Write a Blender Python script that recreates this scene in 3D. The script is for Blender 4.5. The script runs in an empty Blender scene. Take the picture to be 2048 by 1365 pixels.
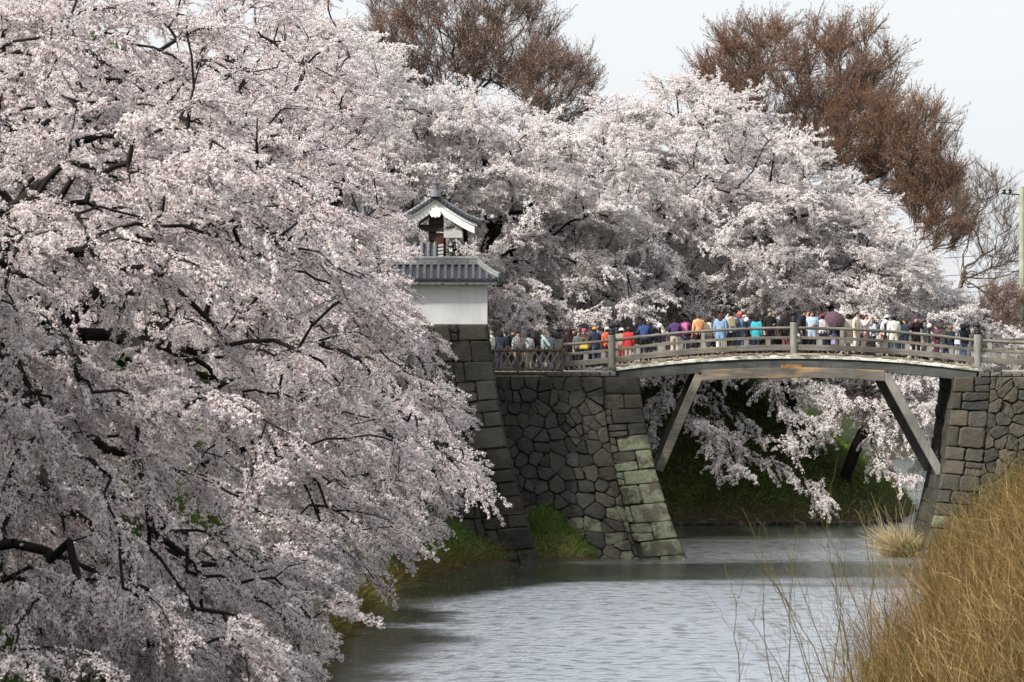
import bpy, bmesh, math, random
import numpy as np
from mathutils import Vector, Matrix
random.seed(7)
R = np.random.default_rng(7)
scene = bpy.context.scene
COL = scene.collection
rad = math.radians

# ------------------------------------------------------------------ camera, sky, sun, exposure
FPX, HZ, CAMZ = 7500.0, 665.0, 9.04            # focal length in photo pixels, horizon row, eye height over the water
cam = bpy.data.cameras.new('camera'); camo = bpy.data.objects.new('camera', cam); COL.objects.link(camo)
cam.sensor_width = 36; cam.lens = 36*FPX/2048
camo.location = (0, 0, CAMZ)
camo.rotation_euler = (rad(90)-math.atan((682.5-HZ)/FPX), 0, 0)
cam.clip_start = 1; cam.clip_end = 6000
cam.dof.use_dof = True; cam.dof.focus_distance = 153; cam.dof.aperture_fstop = 5.6
scene.camera = camo

SUN = Vector((-0.60, -0.45, 0.66)).normalized()   # towards the sun
world = bpy.data.worlds.new('World'); scene.world = world; world.use_nodes = True
wn = world.node_tree; wn.nodes.clear()
sky = wn.nodes.new('ShaderNodeTexSky'); sky.sky_type = 'NISHITA'; sky.sun_disc = False
sky.sun_elevation = math.asin(SUN.z); sky.sun_rotation = math.atan2(SUN.x, SUN.y)
sky.air_density = 1.0; sky.dust_density = 4.0; sky.ozone_density = 1.0
bg1 = wn.nodes.new('ShaderNodeBackground'); bg1.inputs[1].default_value = 0.025
wn.links.new(sky.outputs[0], bg1.inputs[0])
bg2 = wn.nodes.new('ShaderNodeBackground'); bg2.inputs[0].default_value = (0.945, 0.968, 1.0, 1); bg2.inputs[1].default_value = 0.50
addw = wn.nodes.new('ShaderNodeAddShader'); ow = wn.nodes.new('ShaderNodeOutputWorld')
wn.links.new(bg1.outputs[0], addw.inputs[0]); wn.links.new(bg2.outputs[0], addw.inputs[1]); wn.links.new(addw.outputs[0], ow.inputs[0])
sl = bpy.data.lights.new('sun', 'SUN'); sl.energy = 4.0; sl.angle = rad(4); sl.color = (1.0, 0.95, 0.88)
so = bpy.data.objects.new('sun', sl); COL.objects.link(so); so.rotation_euler = SUN.to_track_quat('Z', 'Y').to_euler()
scene.view_settings.view_transform = 'Standard'; scene.view_settings.look = 'None'
scene.view_settings.exposure = 0.78; scene.view_settings.gamma = 1.0; scene.view_settings.use_curve_mapping = False
scene.cycles.max_bounces = 8; scene.cycles.diffuse_bounces = 7; scene.cycles.glossy_bounces = 2
scene.cycles.transmission_bounces = 3; scene.cycles.transparent_max_bounces = 4
scene.cycles.caustics_reflective = False; scene.cycles.caustics_refractive = False

def P(px, py, Y):                      # photo pixel at a real distance -> world
    return Vector(((px-1024)*Y/FPX, Y, CAMZ-(py-HZ)*Y/FPX))
def pix(A):                            # world (n,3) -> photo pixels
    return 1024+A[:, 0]*FPX/A[:, 1], HZ+(CAMZ-A[:, 2])*FPX/A[:, 1]

# ------------------------------------------------------------------ materials
class NT:
    def __init__(s, name):
        s.m = bpy.data.materials.new(name); s.m.use_nodes = True; s.t = s.m.node_tree; s.n = s.t.nodes
        s.b = s.n['Principled BSDF']; s.out = s.n['Material Output']
    def node(s, typ, **kw):
        n = s.n.new('ShaderNode'+typ)
        for k, v in kw.items():
            if k.startswith('i_'):
                key = k[2:].replace('_', ' ')
                n.inputs[int(key) if key.isdigit() else key].default_value = v
            else: setattr(n, k, v)
        return n
    def link(s, a, b): s.t.links.new(a, b)
    def noise(s, scale, detail=4, rough=0.55, stretch=None, coord='Object', seed=0):
        tc = s.node('TexCoord'); mp = s.node('Mapping')
        mp.inputs['Scale'].default_value = stretch or (1, 1, 1); mp.inputs['Location'].default_value = (seed, seed*1.7, -seed)
        s.link(tc.outputs[coord], mp.inputs[0])
        nz = s.node('TexNoise'); nz.inputs['Scale'].default_value = scale; nz.inputs['Detail'].default_value = detail; nz.inputs['Roughness'].default_value = rough
        s.link(mp.outputs[0], nz.inputs['Vector']); return nz.outputs['Fac']
    def ramp(s, fac, stops):
        r = s.node('ValToRGB'); e = r.color_ramp.elements
        while len(e) < len(stops): e.new(0.5)
        for el, (p, c) in zip(e, stops): el.position = p; el.color = (*c, 1)
        s.link(fac, r.inputs[0]); return r.outputs[0]
    def mix(s, fac, a, b, mode='MIX'):
        m = s.node('Mix', data_type='RGBA', blend_type=mode)
        for k, v in ((0, fac), (6, a), (7, b)):
            if hasattr(v, 'is_output'): s.link(v, m.inputs[k])
            else: m.inputs[k].default_value = v if k == 0 else (*v, 1)
        return m.outputs[2]
    def bump(s, h, strength=0.4, dist=0.02):
        b = s.node('Bump'); b.inputs['Strength'].default_value = strength; b.inputs['Distance'].default_value = dist
        s.link(h, b.inputs['Height']); s.link(b.outputs[0], s.b.inputs['Normal'])
    def done(s, col, rough=0.8, spec=0.3):
        if hasattr(col, 'is_output'): s.link(col, s.b.inputs['Base Color'])
        else: s.b.inputs['Base Color'].default_value = (*col, 1)
        s.b.inputs['Roughness'].default_value = rough; s.b.inputs['Specular IOR Level'].default_value = spec
        return s.m

def mat_plain(name, col, rough=0.8, var=0.25, scale=6.0, spec=0.3, bump=0.0):
    t = NT(name); n = t.noise(scale)
    c = t.ramp(n, [(0.3, tuple(x*(1-var) for x in col)), (0.7, tuple(min(1, x*(1+var)) for x in col))])
    if bump: t.bump(n, bump, 0.02)
    return t.done(c, rough, spec)

def mat_stone(name, dark, light, lichen=None, lich_at=0.55):
    t = NT(name)
    oi = t.node('ObjectInfo'); n1 = t.noise(1.3, 6, 0.65, coord='Object'); n2 = t.noise(9, 5, 0.7, coord='Object'); n3 = t.noise(40, 3, 0.7)
    c = t.mix(oi.outputs['Random'], dark, light)
    c = t.mix(t.ramp(n2, [(0.35, (0, 0, 0)), (0.7, (1, 1, 1))]), t.mix(0.5, c, (0.02, 0.02, 0.018)), c)
    c = t.mix(t.ramp(n1, [(0.45, (0, 0, 0)), (0.62, (0.6, 0.6, 0.6))]), c, (0.07, 0.062, 0.045))
    if lichen:
        n4 = t.noise(1.7, 4, 0.7, seed=11); msk = t.ramp(n4, [(lich_at-0.06, (0, 0, 0)), (lich_at+0.06, (0.85, 0.85, 0.85))])
        m2 = t.ramp(n2, [(0.3, (0.35, 0.35, 0.35)), (0.6, (1, 1, 1))]); c = t.mix(t.mix(1.0, msk, m2, 'MULTIPLY'), c, lichen)
    c = t.mix(t.ramp(n3, [(0.66, (0, 0, 0)), (0.72, (1, 1, 1))]), c, (0.22, 0.22, 0.2))
    t.bump(n2, 0.7, 0.06)
    return t.done(c, 0.9, 0.25)

def mat_wood(name, dark, light, stretch=(0.6, 14, 14), warm=None, scale=2.0):
    t = NT(name); n = t.noise(scale, 6, 0.65, stretch); n2 = t.noise(0.7, 3, 0.5, seed=4)
    c = t.ramp(n, [(0.3, dark), (0.68, light)])
    c = t.mix(t.ramp(n2, [(0.4, (0, 0, 0)), (0.65, (0.7, 0.7, 0.7))]), c, tuple(x*0.45 for x in dark))
    if warm:
        n3 = t.noise(0.9, 3, 0.5, (0.35, 1, 2.2), seed=9)
        c = t.mix(t.ramp(n3, [(0.44, (0, 0, 0)), (0.55, (0.9, 0.9, 0.9))]), c, warm)
    n5 = t.noise(3.0, 4, 0.7, (1.2, 1, 0.5), seed=21); c = t.mix(t.ramp(n5, [(0.55, (0, 0, 0)), (0.72, (0.6, 0.6, 0.6))]), c, tuple(x*0.55 for x in dark))
    t.bump(n, 0.5, 0.015)
    return t.done(c, 0.85, 0.2)

M = {}
M['stone'] = mat_stone('dark_stone', (0.034, 0.034, 0.032), (0.088, 0.082, 0.071))
M['stone_s'] = mat_stone('shade_darkened_stone', (0.022, 0.022, 0.018), (0.05, 0.048, 0.036))  # shade put into the stone colour, for side faces and the tower base
M['stone_b'] = mat_stone('brown_stone', (0.06, 0.052, 0.04), (0.13, 0.113, 0.088))
M['stone_l'] = mat_stone('lichen_stone', (0.06, 0.056, 0.043), (0.13, 0.122, 0.09), (0.20, 0.225, 0.145), 0.48)
M['stone_cap'] = mat_stone('grey_stone', (0.11, 0.11, 0.105), (0.2, 0.2, 0.19))
M['joint'] = mat_plain('dark_joint', (0.030, 0.029, 0.024), 1.0)
M['wood'] = mat_wood('weathered_grey_wood', (0.095, 0.087, 0.07), (0.26, 0.24, 0.205))
M['wood_post'] = mat_wood('weathered_post_wood', (0.16, 0.155, 0.14), (0.34, 0.33, 0.30), (14, 14, 0.7))
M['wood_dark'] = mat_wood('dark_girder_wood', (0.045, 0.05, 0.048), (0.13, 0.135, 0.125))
M['wood_warm'] = mat_wood('grey_wood_with_bare_orange_wood', (0.08, 0.075, 0.065), (0.22, 0.20, 0.17), warm=(0.42, 0.27, 0.13))
M['lattice'] = mat_wood('brown_lattice_wood', (0.18, 0.145, 0.095), (0.40, 0.33, 0.23), (3, 3, 3))
M['lattice_d'] = mat_wood('dark_lattice_rail', (0.07, 0.058, 0.042), (0.17, 0.145, 0.11))
t = NT('flaking_white_deck_edge'); n = t.noise(1.6, 6, 0.75, (1, 1, 2.5)); n2 = t.noise(14, 4, 0.6)
c = t.ramp(n, [(0.38, (0.10, 0.10, 0.07)), (0.47, (0.42, 0.41, 0.35)), (0.58, (0.72, 0.72, 0.67))])
c = t.mix(t.ramp(n2, [(0.55, (0, 0, 0)), (0.65, (0.8, 0.8, 0.8))]), c, (0.16, 0.15, 0.09)); M['edge'] = t.done(c, 0.85)
M['deck'] = mat_wood('tan_deck_boards', (0.20, 0.16, 0.10), (0.42, 0.35, 0.24), (10, 1, 1))
M['black'] = mat_plain('black_metal', (0.010, 0.011, 0.013), 0.55, spec=0.25)
M['globe'] = mat_plain('white_globe', (0.82, 0.82, 0.80), 0.3, 0.02, spec=0.5)
M['tile'] = mat_plain('grey_roof_tile', (0.12, 0.125, 0.135), 0.5, 0.35, 5, 0.5)
M['tile_d'] = mat_plain('dark_roof_tile', (0.045, 0.05, 0.06), 0.5, 0.35, 6, 0.5)
M['tile_l'] = mat_plain('pale_ridge_tile', (0.27, 0.275, 0.27), 0.6, 0.2, 8)
t = NT('white_plaster'); n = t.noise(1.2, 4, 0.6); n2 = t.noise(3.0, 5, 0.7, (3.0, 3.0, 0.25), seed=3)
c = t.ramp(n, [(0.3, (0.80, 0.80, 0.77)), (0.7, (0.86, 0.86, 0.84))]); c = t.mix(t.ramp(n2, [(0.5, (0, 0, 0)), (0.75, (0.35, 0.35, 0.35))]), c, (0.55, 0.55, 0.50)); t.bump(n, 0.15, 0.02); M['plaster'] = t.done(c, 0.9)
M['plaster_g'] = mat_plain('grey_plaster', (0.42, 0.42, 0.41), 0.9, 0.12, 3)
M['red_wood'] = mat_plain('dark_red_gate_wood', (0.055, 0.018, 0.013), 0.7, 0.4, 6)
M['dark_wood'] = mat_plain('dark_gate_wood', (0.03, 0.024, 0.02), 0.8, 0.4, 6)
M['path'] = mat_plain('pale_gravel_path', (0.26, 0.24, 0.19), 0.95, 0.3, 5, bump=0.3)
M['bark'] = mat_plain('dark_cherry_bark', (0.017, 0.014, 0.013), 0.9, 0.5, 3, 0.15)
M['twig'] = mat_plain('dark_twig', (0.025, 0.019, 0.018), 0.9, 0.4, 3, 0.15)
M['bark_z'] = mat_plain('grey_brown_bark', (0.12, 0.09, 0.07), 0.9, 0.4, 3, 0.15)
M['pole'] = mat_plain('mossy_concrete_pole', (0.30, 0.32, 0.24), 0.9, 0.25, 3)

# ground: grass, dry grass and soil
t = NT('bank_grass_and_litter')
n1 = t.noise(0.22, 5, 0.6); n2 = t.noise(2.2, 6, 0.7); n3 = t.noise(11, 4, 0.7)
c = t.ramp(n1, [(0.38, (0.055, 0.062, 0.025)), (0.5, (0.075, 0.115, 0.028)), (0.66, (0.10, 0.16, 0.035))])
c = t.mix(t.ramp(n2, [(0.42, (1, 1, 1)), (0.6, (0, 0, 0))]), c, (0.055, 0.045, 0.02))
c = t.mix(t.ramp(n3, [(0.45, (0.75, 0.75, 0.75)), (0.6, (0, 0, 0))]), c, (0.02, 0.03, 0.008))
geo = t.node('NewGeometry'); sep = t.node('SeparateXYZ'); t.link(geo.outputs['Position'], sep.inputs[0])
low = t.node('MapRange'); low.inputs['From Min'].default_value = 0.25; low.inputs['From Max'].default_value = 1.1
low.inputs['To Min'].default_value = 1; low.inputs['To Max'].default_value = 0; t.link(sep.outputs['Z'], low.inputs[0])
c = t.mix(low.outputs[0], c, (0.075, 0.058, 0.034))
t.bump(n3, 0.8, 0.15); M['ground'] = t.done(c, 0.95, 0.15)

# water
WR = 1.0
t = NT('rippled_moat_water')
geo = t.node('NewGeometry')
def wnoise(scale, st, det=3, seed=0.0):
    mp = t.node('Mapping'); mp.inputs['Scale'].default_value = st; mp.inputs['Location'].default_value = (seed, seed, 0); t.link(geo.outputs['Position'], mp.inputs[0])
    nz = t.node('TexNoise'); nz.inputs['Scale'].default_value = scale; nz.inputs['Detail'].default_value = det
    t.link(mp.outputs[0], nz.inputs['Vector']); return nz.outputs['Fac']
wa = wnoise(4.2, (0.75, 1.0, 1), 4); wb = wnoise(0.16, (0.5, 1.3, 1), 4, 3.1); wc = wnoise(1.6, (1.0, 1.0, 1), 5, 7.7)
sp = t.node('SeparateXYZ'); t.link(geo.outputs['Position'], sp.inputs[0])
def math_(op, a, b):
    m_ = t.node('Math', operation=op)
    for k_, v_ in enumerate((a, b)):
        if hasattr(v_, 'is_output'): t.link(v_, m_.inputs[k_])
        else: m_.inputs[k_].default_value = v_
    return m_.outputs[0]
def mrange(v, a, b, c_=0.0, d=1.0):
    m_ = t.node('MapRange'); m_.inputs['From Min'].default_value = a; m_.inputs['From Max'].default_value = b; m_.inputs['To Min'].default_value = c_; m_.inputs['To Max'].default_value = d
    t.link(v, m_.inputs[0]); return m_.outputs[0]
yy = math_('ADD', sp.outputs['Y'], math_('ADD', mrange(wb, 0.3, 0.7, -4.0, 4.0), mrange(wc, 0.3, 0.7, -1.5, 1.5)))
yn = mrange(yy, 80, 180)
# wind reaches the open middle of the moat; water in the lee of the banks and walls stays calm
lee = t.ramp(yn, [((y_-80)/100, ((f_+6)/12,)*3) for y_, f_ in ((97, -3.8), (104, -3.0), (110, -2.0), (116, -1.7), (120, -2.9), (124, -3.6), (131, -0.8), (137, 2.0))])
band = t.ramp(yn, [((y_-80)/100, (v_,)*3) for y_, v_ in ((134, 1.0), (138.5, 0.25), (143.5, 0.3), (147.5, 0.85), (162, 0.75), (167, 0.12))])
dxl = math_('SUBTRACT', sp.outputs['X'], mrange(lee, 0, 1, -6.0, 6.0)); dxl = math_('ADD', dxl, mrange(wb, 0.3, 0.7, -1.5, 1.5))
ruf = math_('MULTIPLY', mrange(dxl, -1.0, 1.2), band)
ruf = math_('MULTIPLY', ruf, mrange(wc, 0.32, 0.5, 0.62, 1.0))
t.n.remove(t.b)
bmp = t.node('Bump'); bmp.inputs['Distance'].default_value = 0.22; t.link(mrange(ruf, 0, 1, 0.12, 0.9), bmp.inputs['Strength']); t.link(wa, bmp.inputs['Height'])
gl = t.node('BsdfGlossy'); gl.inputs[0].default_value = (0.93, 0.97, 1.0, 1); t.link(mrange(ruf, 0, 1, 0.08, 0.27), gl.inputs['Roughness']); t.link(bmp.outputs[0], gl.inputs['Normal'])
df = t.node('BsdfDiffuse'); df.inputs[0].default_value = (0.040, 0.050, 0.036, 1)
fr = t.node('Fresnel'); fr.inputs['IOR'].default_value = 1.4; t.link(bmp.outputs[0], fr.inputs['Normal'])
fac = math_('MAXIMUM', fr.outputs[0], math_('MULTIPLY', ruf, WR))
mx = t.node('MixShader'); t.link(fac, mx.inputs[0]); t.link(df.outputs[0], mx.inputs[1]); t.link(gl.outputs[0], mx.inputs[2]); t.link(mx.outputs[0], t.out.inputs[0])
M['water'] = t.m

def mat_facets(name, stops, transl=0.35, rough=0.7, tcol=None):
    t = NT(name); a = t.node('Attribute'); a.attribute_name = 'tone'
    c = t.ramp(a.outputs['Fac'], stops)
    d = t.node('BsdfDiffuse'); tr = t.node('BsdfTranslucent'); mx = t.node('MixShader')
    t.link(c, d.inputs[0]); t.link(c, tr.inputs[0]); mx.inputs[0].default_value = transl
    t.link(d.outputs[0], mx.inputs[1]); t.link(tr.outputs[0], mx.inputs[2]); t.link(mx.outputs[0], t.out.inputs[0])
    return t.m
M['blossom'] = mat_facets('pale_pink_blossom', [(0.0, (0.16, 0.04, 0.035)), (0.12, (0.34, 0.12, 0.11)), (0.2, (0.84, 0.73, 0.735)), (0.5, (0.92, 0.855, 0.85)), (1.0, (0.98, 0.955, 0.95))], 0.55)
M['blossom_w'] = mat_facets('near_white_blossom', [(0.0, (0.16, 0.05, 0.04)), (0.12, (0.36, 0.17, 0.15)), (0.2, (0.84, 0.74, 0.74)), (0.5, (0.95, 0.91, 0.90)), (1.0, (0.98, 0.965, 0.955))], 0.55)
M['buds'] = mat_facets('red_brown_buds', [(0.0, (0.14, 0.065, 0.04)), (0.5, (0.34, 0.155, 0.085)), (1.0, (0.48, 0.26, 0.16))], 0.3)
M['buds_p'] = mat_facets('pink_brown_buds', [(0.0, (0.16, 0.09, 0.075)), (0.5, (0.33, 0.20, 0.17)), (1.0, (0.50, 0.34, 0.31))], 0.3)
M['brush'] = mat_facets('ochre_stems', [(0.0, (0.07, 0.045, 0.022)), (0.4, (0.22, 0.145, 0.06)), (0.75, (0.37, 0.25, 0.10)), (1.0, (0.58, 0.44, 0.24))], 0.25)
M['brush_g'] = mat_facets('olive_stems', [(0.0, (0.08, 0.06, 0.02)), (0.5, (0.20, 0.16, 0.055)), (1.0, (0.34, 0.28, 0.12))], 0.2)
M['straw'] = mat_facets('pale_straw', [(0.0, (0.28, 0.21, 0.10)), (0.5, (0.52, 0.43, 0.24)), (1.0, (0.72, 0.62, 0.40))], 0.3)
M['blade'] = mat_facets('green_blades', [(0.0, (0.05, 0.07, 0.02)), (0.5, (0.12, 0.20, 0.045)), (0.8, (0.19, 0.28, 0.07)), (1.0, (0.30, 0.25, 0.12))], 0.3)
M['darkleaf'] = mat_facets('dark_evergreen_leaves', [(0.0, (0.02, 0.032, 0.01)), (0.6, (0.05, 0.075, 0.02)), (1.0, (0.10, 0.125, 0.035))], 0.2)

# ------------------------------------------------------------------ mesh helpers
def link(name, me, parent=None, mat=None):
    o = bpy.data.objects.new(name, me); COL.objects.link(o)
    if mat is not None and me is not None: me.materials.append(mat)
    if parent is not None: o.parent = parent
    return o
def np_mesh(name, V, F, tone=None):
    """V (n,3); F (m,k) with one k"""
    me = bpy.data.meshes.new(name); V = np.ascontiguousarray(V, dtype=np.float32); F = np.ascontiguousarray(F, dtype=np.int32)
    m, k = F.shape
    me.vertices.add(len(V)); me.vertices.foreach_set('co', V.ravel())
    me.loops.add(m*k); me.loops.foreach_set('vertex_index', F.ravel())
    me.polygons.add(m); me.polygons.foreach_set('loop_start', np.arange(m, dtype=np.int32)*k)
    me.update(calc_edges=True)
    if tone is not None:
        a = me.attributes.new('tone', 'FLOAT', 'FACE'); a.data.foreach_set('value', np.ascontiguousarray(tone, dtype=np.float32))
    return me
def tag(o, label=None, cat=None, group=None, kind=None):
    if label: o['label'] = label
    if cat: o['category'] = cat
    if group: o['group'] = group
    if kind: o['kind'] = kind
    return o
def empty(name, loc, label=None, cat=None, group=None, kind=None):
    o = bpy.data.objects.new(name, None); COL.objects.link(o); o.location = loc; o.empty_display_size = 0.2
    return tag(o, label, cat, group, kind)
class MB:
    """collects shapes in world coordinates; build() links ONE object whose origin is its parent's"""
    def __init__(s): s.v = []; s.f = []; s.mi = []
    def add(s, V, F, mi=0):
        b = len(s.v); s.v += [tuple(x) for x in V]; s.f += [tuple(b+i for i in f) for f in F]; s.mi += [mi]*len(F)
    def box(s, x0, x1, y0, y1, z0, z1):
        V = [(x, y, z) for z in (z0, z1) for y in (y0, y1) for x in (x0, x1)]
        s.add(V, [(0, 2, 3, 1), (4, 5, 7, 6), (0, 1, 5, 4), (2, 6, 7, 3), (0, 4, 6, 2), (1, 3, 7, 5)])
    def sweep(s, pts, w, h, side=Vector((0, 1, 0)), bev=0.0):
        """rectangular bar along pts; w along side, h across"""
        prof = [(-w/2, -h/2), (w/2, -h/2), (w/2, h/2), (-w/2, h/2)]
        if bev:
            b = bev; prof = [(-w/2+b, -h/2), (w/2-b, -h/2), (w/2, -h/2+b), (w/2, h/2-b), (w/2-b, h/2), (-w/2+b, h/2), (-w/2, h/2-b), (-w/2, -h/2+b)]
        s.prof(pts, prof, side)
    def prof(s, pts, prof, side):
        pts = [Vector(p) for p in pts]; k = len(prof); V = []; F = []
        for i, p in enumerate(pts):
            d = (pts[min(i+1, len(pts)-1)]-pts[max(i-1, 0)]).normalized(); sd = Vector(side); up = sd.cross(d).normalized(); sd = d.cross(up).normalized()
            up = -up if up.z < 0 and abs(up.z) > 1e-3 else up
            for a, b in prof: V.append(p+sd*a+up*b)
        for i in range(len(pts)-1):
            for j in range(k): F.append((i*k+j, i*k+(j+1) % k, (i+1)*k+(j+1) % k, (i+1)*k+j))
        F.append(tuple(range(k))[::-1]); F.append(tuple((len(pts)-1)*k+j for j in range(k)))
        s.add(V, F)
    def tube(s, pts, r, k=8, r1=None):
        pts = [Vector(p) for p in pts]; V = []; F = []; n = len(pts)
        for i, p in enumerate(pts):
            d = (pts[min(i+1, n-1)]-pts[max(i-1, 0)]).normalized()
            a = d.orthogonal().normalized() if abs(d.z) > 0.9 else d.cross(Vector((0, 0, 1))).normalized(); b = d.cross(a)
            rr = r if r1 is None else r+(r1-r)*i/(n-1)
            for j in range(k): V.append(p+a*rr*math.cos(2*math.pi*j/k)+b*rr*math.sin(2*math.pi*j/k))
        for i in range(n-1):
            for j in range(k): F.append((i*k+j, i*k+(j+1) % k, (i+1)*k+(j+1) % k, (i+1)*k+j))
        F.append(tuple(range(k))[::-1]); F.append(tuple((n-1)*k+j for j in range(k)))
        s.add(V, F)
    def lathe(s, c, prof, k=12):
        c = Vector(c); V = []; F = []
        for r, z in prof:
            for j in range(k): V.append(c+Vector((r*math.cos(2*math.pi*j/k), r*math.sin(2*math.pi*j/k), z)))
        for i in range(len(prof)-1):
            for j in range(k): F.append((i*k+j, i*k+(j+1) % k, (i+1)*k+(j+1) % k, (i+1)*k+j))
        F.append(tuple(range(k))[::-1]); F.append(tuple((len(prof)-1)*k+j for j in range(k)))
        s.add(V, F)
    def build(s, name, mat, parent=None, off=None, smooth=False):
        if off is None: off = world_of(parent) if parent is not None else Vector((0, 0, 0))
        me = bpy.data.meshes.new(name); me.from_pydata([tuple(Vector(v)-off) for v in s.v], [], s.f); me.materials.append(mat)
        if smooth: me.polygons.foreach_set('use_smooth', [True]*len(me.polygons))
        bm = bmesh.new(); bm.from_mesh(me); bmesh.ops.recalc_face_normals(bm, faces=bm.faces); bm.to_mesh(me); bm.free()
        o = bpy.data.objects.new(name, me); COL.objects.link(o)
        if parent is not None: o.parent = parent
        else: o.location = off
        return o
def world_of(o):
    v = Vector((0, 0, 0))
    while o is not None: v += o.location; o = o.parent
    return v
def unit(a): return a/np.maximum(np.linalg.norm(a, axis=-1, keepdims=True), 1e-9)

# ------------------------------------------------------------------ ground and water
WATER = np.array([(-6.2, -40), (-5.9, 60), (-5.5, 85), (-5.4, 97), (-5.2, 108), (-4.7, 120), (-4.5, 131), (-3.0, 140), (-1.9, 144.6), (0.0, 146.2), (1.2, 149.0), (2.6, 150.2),
                  (4.5, 152.5), (4.8, 158), (3, 172), (7, 176), (12, 176.6), (16.6, 177.2), (18.6, 179.5), (20.6, 190), (22.5, 215), (28, 280), (60, 330), (60, 270), (36, 210), (26, 170), (21, 159),
                  (18.2, 157), (17.4, 153.5), (15.8, 152.4), (16.6, 148), (15.6, 138), (14.6, 128), (13.0, 116), (11.2, 105), (8.9, 95), (7.2, 80), (5.6, 60), (5.4, -40)])
def sdist(X, Y):
    """distance to the water's edge, positive on land"""
    d = np.full(X.shape, 1e9); inside = np.zeros(X.shape, bool)
    n = len(WATER)
    for i in range(n):
        a = WATER[i]; b = WATER[(i+1) % n]; e = b-a
        tt = np.clip(((X-a[0])*e[0]+(Y-a[1])*e[1])/(e@e), 0, 1)
        d = np.minimum(d, np.hypot(X-a[0]-e[0]*tt, Y-a[1]-e[1]*tt))
        cr = ((a[1] > Y) != (b[1] > Y)) & (X < (b[0]-a[0])*(Y-a[1])/(b[1]-a[1]+1e-12)+a[0])
        inside ^= cr
    return np.where(inside, -d, d)
def wob(X, Y, s):
    return (np.sin(X*s*1.3+Y*s*0.7)+np.sin(X*s*0.6-Y*s*1.1+2)+np.sin(Y*s*1.9+1)*0.6)/2.6
def height(X, Y):
    X = np.asarray(X, float); Y = np.asarray(Y, float)
    d = sdist(X, Y)
    z = np.where(d < 0, np.maximum(d*0.5, -1.5)-0.05, -0.05+d*0.80+np.minimum(d, 2)*0.07*wob(X, Y, 2.1))
    top = 7.38+0.0*X
    # castle rampart behind the trees on the left and behind the far bank
    r1 = np.clip((-X-17)*0.9, 0, 8.0)*(np.clip((150-Y)/8, 0, 1))
    r2 = np.clip((Y-189)*0.6, 0, 4.5)*np.clip((17-X)/5, 0, 1)
    top = top+r1+r2+0.12*wob(X, Y, 0.5)
    z = np.minimum(z, top)
    # grassy toe of the wedge between the two stone walls
    z = np.maximum(z, np.where((X > -0.5) & (X < 4.6), 2.25-np.hypot((X-1.3)*0.85, (Y-150.2)*0.8)*1.15, -9))
    z = np.maximum(z, 2.6-np.hypot((X+3.6)*0.62, (Y-148.4)*0.75)*1.1)
    # abutment platforms hide the ground: keep it low inside them
    m = (X > -16) & (X < 4.9) & (Y > 151.6) & (Y < 158)
    z = np.where(m, np.minimum(z, 7.3), z)
    return z
def axis(a, b, step, far0, far1):
    core = list(np.arange(a, b+1e-6, step)); lo = []; hi = []; s = step; x = a
    while x > far0: s *= 1.45; x -= s; lo.append(x)
    s = step; x = b
    while x < far1: s *= 1.45; x += s; hi.append(x)
    return np.array(lo[::-1]+core+hi)
ax = axis(-22, 32, 0.45, -2500, 2500); ay = axis(60, 220, 0.5, -300, 4500)
GX, GY = np.meshgrid(ax, ay); GZ = height(GX, GY)
nx, ny = len(ax), len(ay); ii = np.arange(nx*ny).reshape(ny, nx)
F = np.stack([ii[:-1, :-1], ii[:-1, 1:], ii[1:, 1:], ii[1:, :-1]], -1).reshape(-1, 4)
g = link('ground', np_mesh('ground', np.stack([GX, GY, GZ], -1).reshape(-1, 3), F), None, M['ground'])
g.data.polygons.foreach_set('use_smooth', [True]*len(g.data.polygons)); tag(g, kind='structure')
me = bpy.data.meshes.new('water'); me.from_pydata([(-40, -60, 0), (70, -60, 0), (70, 340, 0), (-40, 340, 0)], [], [(0, 1, 2, 3)])
tag(link('water', me, None, M['water']), kind='structure')

# ------------------------------------------------------------------ bridge geometry functions
S = 49.5                                   # photo pixels per metre at the bridge
def bx(px): return (px-1024)/S
YN, YF = 151.6, 156.0                      # near and far railing
def deck_z(X):
    if X < 4.16: return max(7.52, 7.69-(4.16-X)*0.09)
    if X > 18.75: return 7.70-(X-18.75)*0.06
    return 8.19-0.50*((X-11.4)/7.3)**2
def arc(x0, x1, dz, Y, n=None):
    n = n or max(2, int(abs(x1-x0)/0.6)+1)
    return [Vector((x0+(x1-x0)*i/(n-1), Y, deck_z(x0+(x1-x0)*i/(n-1))+dz)) for i in range(n)]

# ------------------------------------------------------------------ stone walls
def clip(poly, n, c):
    out = []
    for i in range(len(poly)):
        a, b = poly[i], poly[(i+1) % len(poly)]; da, db = a[0]*n[0]+a[1]*n[1]-c, b[0]*n[0]+b[1]*n[1]-c
        if da <= 0: out.append(a)
        if (da < 0) != (db < 0) and da != db:
            t = da/(da-db); out.append((a[0]+(b[0]-a[0])*t, a[1]+(b[1]-a[1])*t))
    return out
def voronoi(sites, box):
    x0, x1, z0, z1 = box; cells = []
    for i, s in enumerate(sites):
        p = [(x0, z0), (x1, z0), (x1, z1), (x0, z1)]
        for j, q in enumerate(sites):
            if i == j: continue
            dx, dz = q[0]-s[0], q[1]-s[1]
            if dx*dx+dz*dz > 6: continue
            p = clip(p, (dx, dz), (q[0]**2+q[1]**2-s[0]**2-s[1]**2)/2)
            if len(p) < 3: break
        if len(p) >= 3: cells.append(p)
    return cells
def chaikin(p, k=0.22):
    out = []
    for i in range(len(p)):
        a, b = p[i], p[(i+1) % len(p)]
        out += [(a[0]+(b[0]-a[0])*k, a[1]+(b[1]-a[1])*k), (a[0]+(b[0]-a[0])*(1-k), a[1]+(b[1]-a[1])*(1-k))]
    return out
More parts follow.
